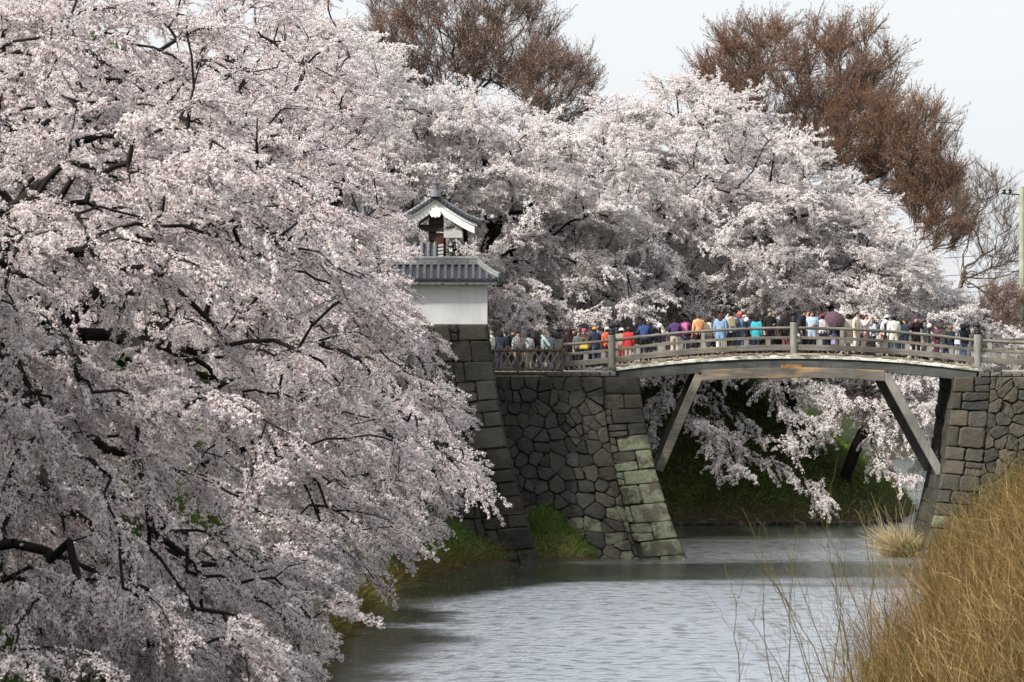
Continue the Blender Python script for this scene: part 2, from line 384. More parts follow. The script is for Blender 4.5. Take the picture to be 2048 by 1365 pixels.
def stone(poly, fmap, parent, mat, rnd, gap=0.008, proud=(0.02, 0.17), rough=0.024, soft=0.13):
    """one pillow-faced stone; fmap(u, v, n) maps wall coordinates and depth n to the world"""
    cx = sum(p[0] for p in poly)/len(poly); cy = sum(p[1] for p in poly)/len(poly)
    size = max(0.05, min(max(p[0] for p in poly)-min(p[0] for p in poly), max(p[1] for p in poly)-min(p[1] for p in poly))/2)
    if size < 0.07: return
    p0 = chaikin(poly, soft); p = []
    for i_ in range(len(p0)):
        a, b_ = p0[i_], p0[(i_+1) % len(p0)]; p.append(a)
        if math.hypot(b_[0]-a[0], b_[1]-a[1]) > 0.32: j_ = rnd.uniform(-0.022, 0.006); q_ = rnd.uniform(.35, .65); ax_, az_ = a[0]+(b_[0]-a[0])*q_, a[1]+(b_[1]-a[1])*q_; p.append((ax_+(ax_-cx)*j_*1.2, az_+(az_-cy)*j_*1.2))
    k = 1-gap/size; n = len(p); h = rnd.uniform(*proud); tx, tz = rnd.uniform(-.1, .1), rnd.uniform(-.1, .1)
    V = []
    for kk, dd in ((k, -0.12), (k, h*0.35), (k*0.84, h)):
        for a, b in p:
            u = cx+(a-cx)*kk; v = cy+(b-cy)*kk; j = rnd.uniform(-rough, rough) if dd > 0 else 0
            V.append(fmap(u+j, v+j*0.7, dd+(tx*(u-cx)+tz*(v-cy) if dd == h else 0)+j))
    V.append(fmap(cx, cy, h+rnd.uniform(0, 0.025)))
    F = []
    for r in range(2):
        for i in range(n): F.append((r*n+i, r*n+(i+1) % n, (r+1)*n+(i+1) % n, (r+1)*n+i))
    for i in range(n): F.append((2*n+i, 2*n+(i+1) % n, 3*n))
    off = world_of(parent)
    me = bpy.data.meshes.new('stone'); me.from_pydata([tuple(Vector(v)-off) for v in V], [], F); me.materials.append(mat)
    o = bpy.data.objects.new('stone', me); COL.objects.link(o); o.parent = parent
    bm = bmesh.new(); bm.from_mesh(me); bmesh.ops.recalc_face_normals(bm, faces=bm.faces); bm.to_mesh(me); bm.free()
    return o
def batter_wall(parent, name, corner_x, sgn, top_y, top_z, width, bfun, pick, rnd, rowh=0.48, quoin=True, side_depth=5.0, side_stones=True, cell=0.6, qs=1.0):
    """wall facing the camera whose outer corner leans; sgn +1: corner on its right, -1: on its left"""
    def b(z): return bfun(top_z-z)
    def fm(u, v, n):            # u = metres away from the corner edge
        w = max(0.0, 1-u/width)
        return (corner_x-sgn*u+sgn*b(v)*w, top_y-b(v)-n, v)
    def fs(u, v, n):            # side face, u = metres back from the corner
        return (corner_x+sgn*(b(v)+n), top_y-b(v)+u, v)
    ztop, zbot = top_z, -0.35
    # solid body
    mb = MB(); zs = [zbot+(ztop-zbot)*i/10 for i in range(11)]; V = []; F = []
    for z in zs:
        V += [fm(0, z, -0.05), fm(width, z, -0.05), (corner_x-sgn*width, top_y+side_depth, z), (corner_x+sgn*(b(z)-0.05), top_y+side_depth, z)]
    for i in range(10):
        for j in range(4): F.append((4*i+j, 4*i+(j+1) % 4, 4*i+4+(j+1) % 4, 4*i+4+j))
    F.append((40, 41, 42, 43)); mb.add(V, F); mb.build('wall_core', M['joint'], parent)
    q0 = 0.0
    if quoin:
        z = ztop; i = 0; dr0 = 0.0
        while z > zbot+0.1:
            h = rnd.uniform(0.45, 0.85); z1 = max(zbot, z-h); L = (1.5 if i % 2 == 0 else 0.85)*rnd.uniform(0.72, 1.0)*(qs if rnd.random() < 0.7 else 1)
            dr = 0.15*min(1.0, (ztop-z)/2.0)
            poly = [(0.0, z1), (L, z1-dr*L/1.5), (L, z-dr0*L/1.5), (0.0, z)]
            stone(poly, fm, parent, pick(L/2, (z+z1)/2, fm(L/2, z, 0)), rnd, 0.012, (0.05, 0.085), 0.008, 0.06)
            if L < 1.3:                                              # filler between the short quoin and the field stones
                zm = z1+(z-z1)*rnd.uniform(0.35, 0.65); sp = rnd.random() < 0.5
                a0 = z1-dr*L/1.5; a1 = z-dr0*L/1.5; b0 = z1-dr; b1 = z-dr0; 
                if sp:
                    am = a0+(a1-a0)*rnd.uniform(.4, .6); bm_ = b0+(b1-b0)*rnd.uniform(.4, .6)
                    for q in ([(L, a0), (1.5, b0), (1.5, bm_), (L, am)], [(L, am), (1.5, bm_), (1.5, b1), (L, a1)]): stone(q, fm, parent, pick(1.1, z, fm(1.1, z, 0)), rnd, 0.013, soft=0.12)
                else: stone([(L, a0), (1.5, b0), (1.5, b1), (L, a1)], fm, parent, pick(1.1, z, fm(1.1, z, 0)), rnd, 0.013, soft=0.12)
            dr0 = dr
            Ls = (0.7 if i % 2 == 0 else 1.3)
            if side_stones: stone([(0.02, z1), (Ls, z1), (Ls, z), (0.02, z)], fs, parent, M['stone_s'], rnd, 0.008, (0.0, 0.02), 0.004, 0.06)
            z = z1; i += 1
        q0 = 1.5
    # field stones
    sites = []; v = ztop-rowh/2; r = 0
    while v > zbot-rowh:
        u = (0.25 if r % 2 else 0.55)*cell+q0*0.0
        while u < width+cell:
            sites.append((u+rnd.uniform(-.2, .2)*cell, v+rnd.uniform(-.22, .22)*rowh)); u += cell*rnd.choice((0.45, 0.62, 0.85, 1.1, 1.5))
        v -= rowh*rnd.uniform(0.85, 1.2); r += 1
    for q in [q for q in sites if rnd.random() < 0.16]: sites.append((q[0]+rnd.choice((-1, 1))*rnd.uniform(.14, .22), q[1]+rnd.choice((-1, 1))*rnd.uniform(.12, .2)))   # small chinking stones
    # the quoins' inner ends alternate; the field starts behind the short ones
    cells = voronoi(sites, (q0 if quoin else 0, width, zbot, ztop))
    for c in cells:
        cx = sum(p[0] for p in c)/len(c); cz = sum(p[1] for p in c)/len(c)
        stone(c, fm, parent, pick(cx, cz, fm(cx, cz, 0)), rnd)
    if side_stones:
        z = ztop
        while z > zbot+0.1:
            h = rnd.uniform(0.5, 0.8); z1 = max(zbot, z-h); u = rnd.uniform(0.9, 1.25)
            while u < side_depth:
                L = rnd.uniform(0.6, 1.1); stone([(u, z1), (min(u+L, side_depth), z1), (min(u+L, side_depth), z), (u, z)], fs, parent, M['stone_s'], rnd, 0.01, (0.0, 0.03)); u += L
            z = z1
    return fm

rs = random.Random(5)
# left abutment
Xc, Zt, Yt = 5.12, 7.24, 151.35
ab = empty('stone_abutment', (Xc, Yt, 0), 'dark stone abutment under the left bridge end, with green lichen', 'stone wall')
def pick_left(u, z, p):
    lich = (6.3-z)*0.5-u*0.75 > rs.uniform(-0.3, 1.2) and z < 5.4 and rs.random() < 0.75
    if lich: return M['stone_l']
    return M['stone_b'] if (p[0] > 3.2 and rs.random() < 0.45) else M['stone']
batter_wall(ab, 'stone', Xc, 1, Yt, Zt, 7.0, lambda t: 0.10*t+0.0215*t*t, pick_left, rs, side_depth=6.0, side_stones=False)
for row in range(2):                                             # squared coping blocks that step up to the deck
    x = 1.35+row*1.2
    while x < 4.1:
        w = rs.uniform(0.30, 0.42); z0 = 7.25+row*0.22; z1 = z0+0.21; z1 = min(z1, deck_z(x)-0.03+0.02)
        stone([(x, z0), (min(x+w, 4.2), z0), (min(x+w, 4.2), z1), (x, z1)], lambda u, v, n: (u, Yt+0.02-n, v), ab, M['stone_cap'], rs, 0.01, (0.03, 0.06), 0.004, 0.08)
        x += w
# tower base, nearer to the camera
tb = empty('stone_tower_base', (-0.97, 148.6, 0), 'tall dark stone rampart corner carrying the white plaster wall', 'stone wall')
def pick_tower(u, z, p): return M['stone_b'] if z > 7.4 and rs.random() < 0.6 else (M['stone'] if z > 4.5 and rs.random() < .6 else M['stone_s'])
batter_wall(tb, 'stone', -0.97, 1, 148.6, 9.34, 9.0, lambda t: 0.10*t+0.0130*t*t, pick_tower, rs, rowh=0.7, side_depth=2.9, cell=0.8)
# right abutment
ra = empty('stone_abutment', (17.82, 151.3, 0), 'grey stone block abutment under the right end of the bridge above the brown brush', 'stone wall')
batter_wall(ra, 'stone', 17.82, -1, 151.3, 7.24, 7.5, lambda t: 0.085*t+0.0150*t*t, lambda u, z, p: M['stone_l'] if (z < 2.8 and rs.random() < 0.35) else (M['stone_b'] if rs.random() < 0.5 else M['stone']), rs, side_depth=5.0, qs=0.62)
for row in range(2):
    x = 18.85+row*0.12
    while x < 25:
        w = rs.uniform(0.36, 0.52); z0 = 7.25+row*0.21
        z1 = z0+0.2
        if z1 < deck_z(x)+0.02: stone([(x, z0), (x+w, z0), (x+w, z1), (x, z1)], lambda u, v, n: (u, 151.34-n, v), ra, M['stone_cap'], rs, 0.01, (0.03, 0.06), 0.004, 0.08)
        x += w
# path on the platforms
mb = MB(); mb.box(-16, 4.2, 151.5, 157.4, 6.9, 7.44); tag(mb.build('path', M['path']), kind='structure')
mb = MB(); mb.box(18.86, 60, 151.5, 157.0, 6.6, 7.46); tag(mb.build('path', M['path']), kind='structure')

# ------------------------------------------------------------------ the bridge
BR = empty('wooden_bridge', (11.4, YN, 7.0), 'arched grey wooden footbridge on two slanting struts between stone abutments', 'bridge')
def bar(name, pts, w, h, mat, side=(0, 1, 0), bev=0.012, parent=BR): 
    m = MB(); m.sweep(pts, w, h, Vector(side), bev); return m.build(name, mat, parent)
# boards of the deck, laid across
x = 4.1
while x < 18.8:
    w = 0.30; xa, xb = x+0.006, x+w-0.006
    m = MB(); z0 = deck_z((xa+xb)/2)
    a = (deck_z(xb)-deck_z(xa))/2; j = rs.uniform(-0.006, 0.01)
    V = [(xx, yy, z0+zz+(a if xx == xb else -a)+j) for zz in (-0.07, 0) for yy in (YN-0.22+rs.uniform(-.03, .03), YF+0.2) for xx in (xa, xb)]
    m.add(V, [(0, 2, 3, 1), (4, 5, 7, 6), (0, 1, 5, 4), (2, 6, 7, 3), (0, 4, 6, 2), (1, 3, 7, 5)]); m.build('deck_board', M['deck'], BR); x += w
for Y, nm in ((YN-0.12, 'edge_board'), (YF+0.1, 'edge_board')):
    bar(nm, arc(4.12, 18.8, -0.145, Y), 0.20, 0.15, M['edge'])
for Y in (YN+0.02, (YN+YF)/2, YF-0.05):
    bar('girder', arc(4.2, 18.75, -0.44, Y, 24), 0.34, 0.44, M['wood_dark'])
zs = 7.34
for Y in (YN+0.02, YF-0.05):
    xl, xr = bx(1403), bx(1768)
    pts = [Vector((xl+(xr-xl)*i/8, Y, 7.28+0.13*(1-((i-4)/4)**2))) for i in range(9)]
    bar('lower_beam', pts, 0.40, 0.42, M['wood_warm'])
    for (xa, za, xb_, zb) in ((bx(1399), 7.22, bx(1318), 3.45), (bx(1772), 7.22, bx(1881), 3.35)):
        m = MB(); m.sweep([(xa, Y, za+0.12), (xb_, Y, zb)], 0.36, 0.34, Vector((0, 1, 0)), 0.015)
        m.build('strut', M['wood'] if xa < 12 else M['wood_post'], BR)
def rail_section(x0, x1, Y, parent, flat=None):
    bar('bottom_rail', arc(x0, x1, 0.235, Y), 0.13, 0.23, M['wood'], parent=parent)
    bar('middle_rail', arc(x0, x1, 0.63, Y), 0.11, 0.12, M['wood'], parent=parent)
    m = MB(); m.tube(arc(x0, x1, 1.02, Y), 0.062, 8); m.build('top_rail', M['wood'], parent)
def bolts(X, Y):
    for s_ in (-1, 1):
        m = MB(); xx = X+s_*0.26; m.tube([(xx, Y-0.055, deck_z(xx)+0.63), (xx, Y-0.075, deck_z(xx)+0.63)], 0.028, 8); m.build('bolt', M['black'], BR)
def post(X, Y, parent, fin=True, h=1.26, zb=-0.05, r=0.155):
    z = deck_z(X); m = MB()
    m.lathe((X, Y, z+zb), [(r, 0), (r, h-zb-0.03), (r-0.03, h-zb)], 14); p = m.build('post', M['wood_post'], parent, smooth=False)
    if fin:
        m = MB(); m.lathe((X, Y, z+h), [(r*0.93, 0), (r*0.95, 0.06), (r*0.88, 0.075), (r*0.9, 0.16), (r*0.82, 0.22), (r*0.45, 0.25), (r*0.40, 0.28), (r*0.72, 0.31), (r*0.82, 0.36), (r*0.66, 0.41), (r*0.25, 0.46), (0.012, 0.53)], 14)
        m.build('finial', M['black'], parent, smooth=True)
def stub(X, Y, parent, tall):
    z = deck_z(X); m = MB(); hw = 0.095
    m.box(X-hw, X+hw, Y-0.055, Y+0.055, z+0.345, z+0.572); m.build('baluster', M['wood_post'], parent)
    if tall: m = MB(); m.box(X-0.07, X+0.07, Y-0.05, Y+0.05, z+0.685, z+0.962); m.build('baluster', M['wood_post'], parent)
LAMPS = []
P1 = [bx(1224), bx(1588), bx(1956)]
for Y, dx in ((YN, 0), (YF, 0.30)):
    A = [p+dx*k for p, k in zip(P1, (1.15, 0.75, 0.4))]
    rail_section(A[0]+0.15, A[1]-0.15, Y, BR); rail_section(A[1]+0.15, A[2]-0.15, Y, BR)
    for p in A:
        post(p, Y, BR)
        if Y == YN: bolts(p, Y)
    for px, k in ((1276, 0), (1320, 2), (1362, 0), (1406, 1), (1448, 0), (1493, 2), (1536, 0), (1640, 0), (1684, 1), (1727, 0), (1771, 2), (1815, 0), (1859, 2), (1903, 0)):
        X = bx(px)+dx; stub(X, Y, BR, k == 1)
        if k == 2 and Y == YN: LAMPS.append((X, Y, px))
m = MB(); m.prof([Vector((bx(1562), YN-0.154, 7.665)), Vector((bx(1575), YN-0.157, 7.675)), Vector((bx(1592), YN-0.157, 7.672)), Vector((bx(1603), YN-0.154, 7.655))], [(-0.012, -0.05), (0.012, -0.06), (0.012, 0.06), (-0.012, 0.05)], Vector((0, 1, 0))); m.build('bare_wood_patch', mat_plain('bare_orange_wood', (0.26, 0.125, 0.045), 0.8, 0.5, 8), BR)
# block at the girder's ends (support sill)
for x in (4.6, 18.2):
    m = MB(); m.box(x-0.35, x+0.35, YN-0.12, YF+0.1, deck_z(x)-0.95 if False else 7.245, deck_z(x)-0.665); m.build('bearing_block', M['wood'], BR)

names = {1320: 'bridge lamp with white globe between the blue jacket and purple jacket visitors', 1493: 'bridge lamp with white globe beside the turquoise jacket visitor', 1771: 'bridge lamp with white globe in front of the white hat, beside the cream jacket', 1859: 'bridge lamp with white globe beside the plum sweater visitor'}
for X, Y, px in LAMPS:
    far = Y > YN+1
    z = deck_z(X)+0.69; L = empty('bridge_lamp', (X, Y+(0.10 if not far else 0), z), names[px] if not far else names[px].replace('bridge lamp', 'far railing lamp'), 'lamp', 'white globe lamps on the bridge railings')
    if not far: L.location.y = Y-0.0
    m = MB(); m.lathe((X, L.location.y, z), [(0.06, 0), (0.06, 0.06), (0.05, 0.07), (0.05, 0.55), (0.06, 0.56), (0.06, 0.60), (0.045, 0.63)], 12); m.build('lamp_post', M['black'], L)
    m = MB(); m.lathe((X, L.location.y, z+0.70), [(0.1*math.cos(a), 0.1*math.sin(a)) for a in np.linspace(-1.3, 1.5, 9)], 14); m.build('globe', M['globe'], L, smooth=True)

# approach railings, each a thing of its own
def approach(x0, x1, Y, stubs, label, posts, end_fin=True):
    r = empty('wooden_railing', (x0, Y, deck_z(x0)), label, 'railing', 'approach railings of the bridge')
    rail_section(x0+0.14, x1, Y, r)
    for s in stubs: stub(s, Y, r, False)
    for p in posts: post(p, Y, r, end_fin)
    return r
approach(bx(1119), bx(1224)-0.16, YN, [bx(1135), bx(1172), bx(1207)], 'short grey wooden railing between the lattice fence and the first bridge post', [bx(1117)])
approach(bx(1130), bx(1224)-0.0+0.14, YF, [bx(1150), bx(1190)], 'far side wooden railing behind the visitors at the left approach', [bx(1126)])
r = approach(bx(1956)+0.02, bx(2200), YN, [bx(1985), bx(2008), bx(2080), bx(2120)], 'grey wooden railing running right from the last bridge post over the abutment', [], False)
r = empty('wooden_railing', (bx(1962), YF, 7.6), 'far side wooden railing slanting away behind the right abutment', 'railing', 'approach railings of the bridge')
for dz, w, h in ((0.235, 0.12, 0.2), (0.63, 0.1, 0.1), (1.02, 0.11, 0.11)):
    bar('rail', [Vector((19.1, YF, 7.66+dz)), Vector((27, YF+2.5, 7.9+dz))], w, h, M['wood'], parent=r)
for x in (19.9, 21.0, 22.1): 
    m = MB(); yy = YF+(x-19.1)*0.316; m.box(x-0.09, x+0.09, yy-0.06, yy+0.06, 7.45, 8.72); m.build('post', M['wood_post'], r)

# lattice fence
LF = empty('lattice_fence', (-0.9, 151.45, 7.45), 'brown crossed wooden lattice fence on the abutment edge beside the stone tower base', 'fence')
LX0, LX1 = -0.95, bx(1124); zb, zt = 7.47, 8.33
for xx in (bx(1036), LX1):
    m = MB(); m.box(xx-0.05, xx+0.05, 151.40, 151.50, zb-0.12, zt+0.08); m.build('post', M['lattice_d'], LF)
for zz, hh in ((zb+0.06, 0.05), (zt-0.03, 0.06), (zb-0.09, 0.05)):
    m = MB(); m.tube([(LX0, 151.45, zz), ((LX0+LX1)/2, 151.45, zz+0.01), (LX1, 151.45, zz)], hh, 8); m.build('rail', M['lattice_d'], LF)
x = LX0-0.45
while x < LX1:
    for s, yy in ((1, 151.425), (-1, 151.475)):
        H = 1.02; dx = 0.56; xa = x+(0 if s > 0 else dx); xb2 = xa+s*dx
        pa, pb = Vector((xa, yy, zb+0.0)), Vector((xb2, yy, zb+H))
        for lim, side in ((LX0, -1), (LX1, 1)):
            if (pa.x-lim)*side > 0 and (pb.x-lim)*side > 0: pa = None; break
            if (pa.x-lim)*side > 0: pa = pa.lerp(pb, (lim-pa.x)/(pb.x-pa.x))
            elif (pb.x-lim)*side > 0: pb = pa.lerp(pb, (lim-pa.x)/(pb.x-pa.x))
        if pa is None or (pa-pb).length < 0.15: continue
        m = MB(); m.sweep([pa, pb], 0.03, 0.068, Vector((0, 1, 0))); m.build('slat', M['lattice'], LF)
    x += 0.315
# ------------------------------------------------------------------ tiled roofs
def tiled_slope(parent, e0, e1, r0, r1, n, prof, part='roof_tile', roll=0.075, clip_fn=None):
    """roll tiles and pan tiles from the eave line e0-e1 up to the ridge line r0-r1; prof(t) sags the slope"""
    def pt(s, t): 
        a = e0.lerp(e1, s); b = r0.lerp(r1, s); p = a.lerp(b, t); p.z += prof(t); return p
    for i in range(n):
        s = (i+0.5)/n; pts = [pt(s, t) for t in np.linspace(-0.015, 1, 7)]
        m = MB(); m.tube([p+Vector((0, 0, 0.035)) for p in pts], roll, 8); m.build(part, M['tile'], parent)
        if i < n-1:
            sa, sb = (i+0.5)/n, (i+1.5)/n; m = MB(); K = 7
            for k in range(K):
                t0, t1 = k/K, (k+1)/K+0.03
                a, b, c, d = pt(sa, t0), pt(sb, t0), pt(sb, t1), pt(sa, t1); mid0 = pt((sa+sb)/2, t0); mid1 = pt((sa+sb)/2, t1); u = Vector((0, 0, 0.035)); dz = Vector((0, 0, 0.03))
                m.add([a+u, mid0+u-dz, b+u, c, mid1-dz, d, a, mid0-dz*1.3, b], [(0, 1, 4, 5), (1, 2, 3, 4), (0, 6, 7, 1), (1, 7, 8, 2)])
            m.build('pan_tile', M['tile_d'], parent)
# white plaster wall with its hipped tile roof, on the tower base
PW = empty('plaster_wall', (-4.2, 148.9, 9.34), 'white plaster wall under a hipped grey tile roof, standing on the tall stone rampart corner', 'wall')
XR = -0.98; yf = 148.72; zt = 11.02
m = MB(); m.box(-8.0, XR-0.16, yf, yf+0.5, 9.36, zt); m.build('wall', M['plaster'], PW)
m = MB(); m.box(XR-0.16, XR, yf-0.01, yf+0.52, 9.36, zt+0.02); m.build('corner_pilaster', M['plaster_g'] if False else M['plaster'], PW)
# return of the wall along the right side
m = MB(); m.box(XR-0.5, XR-0.012, yf+0.52, yf+2.2, 9.36, zt-0.01); m.build('return_wall', M['plaster'], PW)
zr = 11.86; ze = 11.10; ov = 0.62; yc = yf+0.25
rxl, rxr = -8.0, -1.36
P0 = lambda x, y, z: Vector((x, y, z))
sag = lambda t: -0.10*math.sin(math.pi*min(max(t, 0), 1))
m = MB()
ye, yb = yc-0.25-ov, yc+0.25+ov; xe = XR+0.60
V = [P0(rxl, ye, ze-0.05), P0(xe, ye, ze-0.05), P0(xe, yb, ze-0.05), P0(rxl, yb, ze-0.05), P0(rxl, yc, zr-0.16), P0(rxr, yc, zr-0.16)]
m.add(V, [(0, 1, 5, 4), (1, 2, 5), (2, 3, 4, 5), (0, 4, 3), (0, 3, 2, 1)]); m.build('roof_core', M['tile_d'], PW)
# white scalloped eave board
xs = np.linspace(rxl, xe-0.2, 56); m = MB(); V = []; F = []
for i, x in enumerate(xs):
    dzz = -0.10-0.085*abs(math.sin((x-rxl)*math.pi/0.31))
    V += [(x, ye+0.12, ze-0.01), (x, ye+0.12, ze+dzz), (x, yf-0.02, ze-0.01), (x, yf-0.02, ze+dzz-0.02)]
for i in range(len(xs)-1):
    a = 4*i; F += [(a, a+4, a+5, a+1), (a+1, a+5, a+7, a+3), (a+2, a+3, a+7, a+6)]
m.add(V, F); m.build('eave_moulding', M['plaster'], PW)
n = 26
# front slope: rolls up to the ridge; those past the hip are cut by it
for i in range(n+2):
    x = rxl+0.14+i*0.275
    if x > xe-0.08: break
    t1 = 1.0 if x < rxr else max(0.05, 1-(x-rxr)/(xe-rxr))
    pts = [P0(x, ye+(yc-ye)*t, ze+(zr-0.10-ze)*t+sag(t)+0.03) for t in np.linspace(-0.03, t1, 6)]
    m = MB(); m.tube(pts, 0.072, 8); m.build('roof_tile', M['tile'], PW)
    m = MB(); K = max(2, int(7*t1))
    for k in range(K):
        ta, tb_ = t1*k/K, t1*(k+1)/K+0.02; xa, xb_ = x+0.05, x+0.225
        if xb_ > xe: continue
        q = lambda xx, t, dz=0: P0(xx, ye+(yc-ye)*t, ze+(zr-0.10-ze)*t+sag(t)+dz)
        m.add([q(xa, ta, 0.045), q((xa+xb_)/2, ta, 0.012), q(xb_, ta, 0.045), q(xb_, tb_, 0.01), q((xa+xb_)/2, tb_, -0.02), q(xa, tb_, 0.01), q(xa, ta, -0.02), q((xa+xb_)/2, ta, -0.03), q(xb_, ta, -0.02)], [(0, 1, 4, 5), (1, 2, 3, 4), (0, 6, 7, 1), (1, 7, 8, 2)])
    if m.v: m.build('pan_tile', M['tile_d'], PW)
for s in (1, -1):                                           # end slope
    pass
tiled_slope(PW, P0(xe, ye+0.1, ze), P0(xe, yb-0.1, ze), P0(rxr, yc-0.02, zr-0.12), P0(rxr, yc+0.02, zr-0.12), 6, sag)
m = MB()
for k, (w, h) in enumerate(((0.26, 0.07), (0.22, 0.06), (0.18, 0.06))):
    m.sweep([P0(rxl, yc, zr-0.10+k*0.07), P0(rxr+0.04-k*0.02, yc, zr-0.10+k*0.07)], w, h-0.012)
m.tube([P0(rxl, yc, zr+0.12), P0(rxr+0.05, yc, zr+0.12)], 0.075, 8); m.build('ridge', M['tile_l'], PW)
for s in (-1, 1):
    hip = [P0(rxr+(xe-rxr)*t, yc+s*(yc-ye)*t, zr-0.03+(ze-zr+0.12)*t-0.09*math.sin(math.pi*t)) for t in np.linspace(0, 0.93, 7)]
    m = MB(); m.tube(hip, 0.10, 8); m.tube([p+Vector((0, 0, 0.11)) for p in hip], 0.065, 8); m.build('hip_ridge', M['tile_l'], PW)
    e = hip[-1]
    m = MB(); m.tube([e+Vector((0.02, s*0.02, -0.02)), e+Vector((0.10, s*0.10, 0.0))], 0.17, 10); m.tube([e+Vector((-.02, -s*.02, 0.1)), e+Vector((0.08, s*0.08, 0.22))], 0.09, 8, 0.03); m.build('ridge_end_tile', M['tile_d'], PW)
    m = MB(); m.tube([P0(xe-0.14, yc+s*(yc-ye-0.1), ze-0.02), P0(xe+0.08, yc+s*(yc-ye+0.1), ze-0.03)], 0.10, 10); m.build('corner_tile', M['tile_d'], PW)

# gate with a curved gable roof, behind the wall
GT = empty('castle_gate', (-3.2, 158.5, 7.4), 'old gate with curved grey tile gable, white bargeboards and dark red posts among blossoms', 'gate')
gx, gy0, gy1 = -3.2, 156.6, 163.5; za = 14.72
def gz(u, dz=0):                                                  # roof height at distance u from the ridge
    t = abs(u)/1.88; return za-1.12*(1.25*t-0.25*t*t)*1.0+0.10*max(0, t-0.75)*2.0+dz
def slab(parent, name, d0, d1, y0, y1, mat, umax=1.86):
    m = MB(); V = []; F = []; uu = np.linspace(-umax, umax, 25)
    for u in uu: V += [(gx+u, y0, gz(u, d0)), (gx+u, y0, gz(u, d1)), (gx+u, y1, gz(u, d1)), (gx+u, y1, gz(u, d0))]
    for i in range(24):
        for j in range(4): F.append((4*i+j, 4*i+(j+1) % 4, 4*i+4+(j+1) % 4, 4*i+4+j))
    F += [(0, 1, 2, 3), (96, 97, 98, 99)]; m.add(V, F); return m.build(name, mat, parent)
slab(GT, 'roof_core', -0.10, 0.0, gy0, gy1, M['tile_d'])
slab(GT, 'bargeboard_trim', -0.235, -0.115, gy0+0.06, gy0+0.20, M['plaster'], 1.75)
slab(GT, 'bargeboard', -0.56, -0.25, gy0+0.12, gy0+0.22, M['plaster'], 1.63)
slab(GT, 'soffit', -0.42, -0.25, gy0+0.225, gy1, M['plaster_g'], 1.60)
for s in (-1, 1):
    y = gy0+0.06
    while y < gy1:
        pts = [Vector((gx+s*u, y, gz(u, 0.05))) for u in np.linspace(0.05, 1.90, 8)]
        m = MB(); m.tube(pts, 0.085, 8); m.build('roof_tile', M['tile'], GT)
        y += 0.29
    for k in range(12):                                             # round ends of the verge tiles along the gable
        u = 0.13+k*0.153; m = MB(); m.tube([Vector((gx+s*u, gy0-0.10, gz(u, 0.0))), Vector((gx+s*u, gy0+0.05, gz(u, 0.0)))], 0.078, 8); m.build('verge_tile', M['tile_d'], GT)
    m = MB(); u = 1.91; m.tube([Vector((gx+s*u, gy0-0.06, gz(u, 0.06))), Vector((gx+s*(u+0.14), gy0-0.08, gz(u, 0.10)))], 0.13, 10); m.tube([Vector((gx+s*u, gy0-0.06, gz(u, 0.12))), Vector((gx+s*(u+0.10), gy0-0.06, gz(u, 0.32)))], 0.06, 8, 0.03); m.build('corner_tile', M['tile_d'], GT)
m = MB(); m.sweep([(gx, gy0, za+0.10), (gx, gy1, za+0.10)], 0.30, 0.24, Vector((1, 0, 0))); m.tube([(gx, gy0, za+0.26), (gx, gy1, za+0.26)], 0.09, 8); m.build('ridge', M['tile'], GT)
m = MB(); m.lathe((gx, gy0-0.02, za-0.02), [(0.24, 0), (0.21, 0.14), (0.15, 0.3), (0.15, 0.5), (0.18, 0.55), (0.08, 0.62), (0.07, 0.72)], 10); m.build('ridge_end_tile', M['tile'], GT)
m = MB(); zp = za-0.58                                               # pendant under the apex
V = []; ol = [(-0.02, 0.12), (0.02, 0.12), (0.20, -0.02), (0.22, -0.20), (0.15, -0.30), (0.08, -0.26), (0, -0.32), (-0.08, -0.26), (-0.15, -0.30), (-0.22, -0.20), (-0.20, -0.02)]
for yy in (gy0+0.02, gy0+0.10): V += [(gx+a, yy, zp+b) for a, b in ol]
k = len(ol); m.add(V, [tuple(range(k)), tuple(range(k, 2*k))[::-1]]+[(i, (i+1) % k, k+(i+1) % k, k+i) for i in range(k)]); m.build('gable_pendant', M['plaster'], GT)
for y in (157.4, 162.5):
    m = MB(); m.box(gx-0.05, gx+0.33, y-0.2, y+0.2, 7.4, 13.2); m.build('post', M['red_wood'], GT)
m = MB(); m.box(gx-0.30, gx-0.07, 157.2, 162.7, 12.9, 13.7); m.build('lintel', M['dark_wood'], GT)
m = MB(); m.box(gx-1.1, gx+0.34, gy0+0.5, gy0+0.62, 13.25, 13.55); m.box(gx-0.25, gx+0.34, gy0+0.45, gy0+0.7, 13.55, 14.0); m.build('gable_beam', M['dark_wood'], GT)
m = MB(); m.box(gx+0.345, gx+1.12, gy0+0.4, gy0+1.2, 13.0, 13.38); m.box(gx+0.82, gx+1.13, gy0+0.36, gy0+0.5, 13.385, 13.62); m.build('bracket_arm', M['plaster_g'], GT)
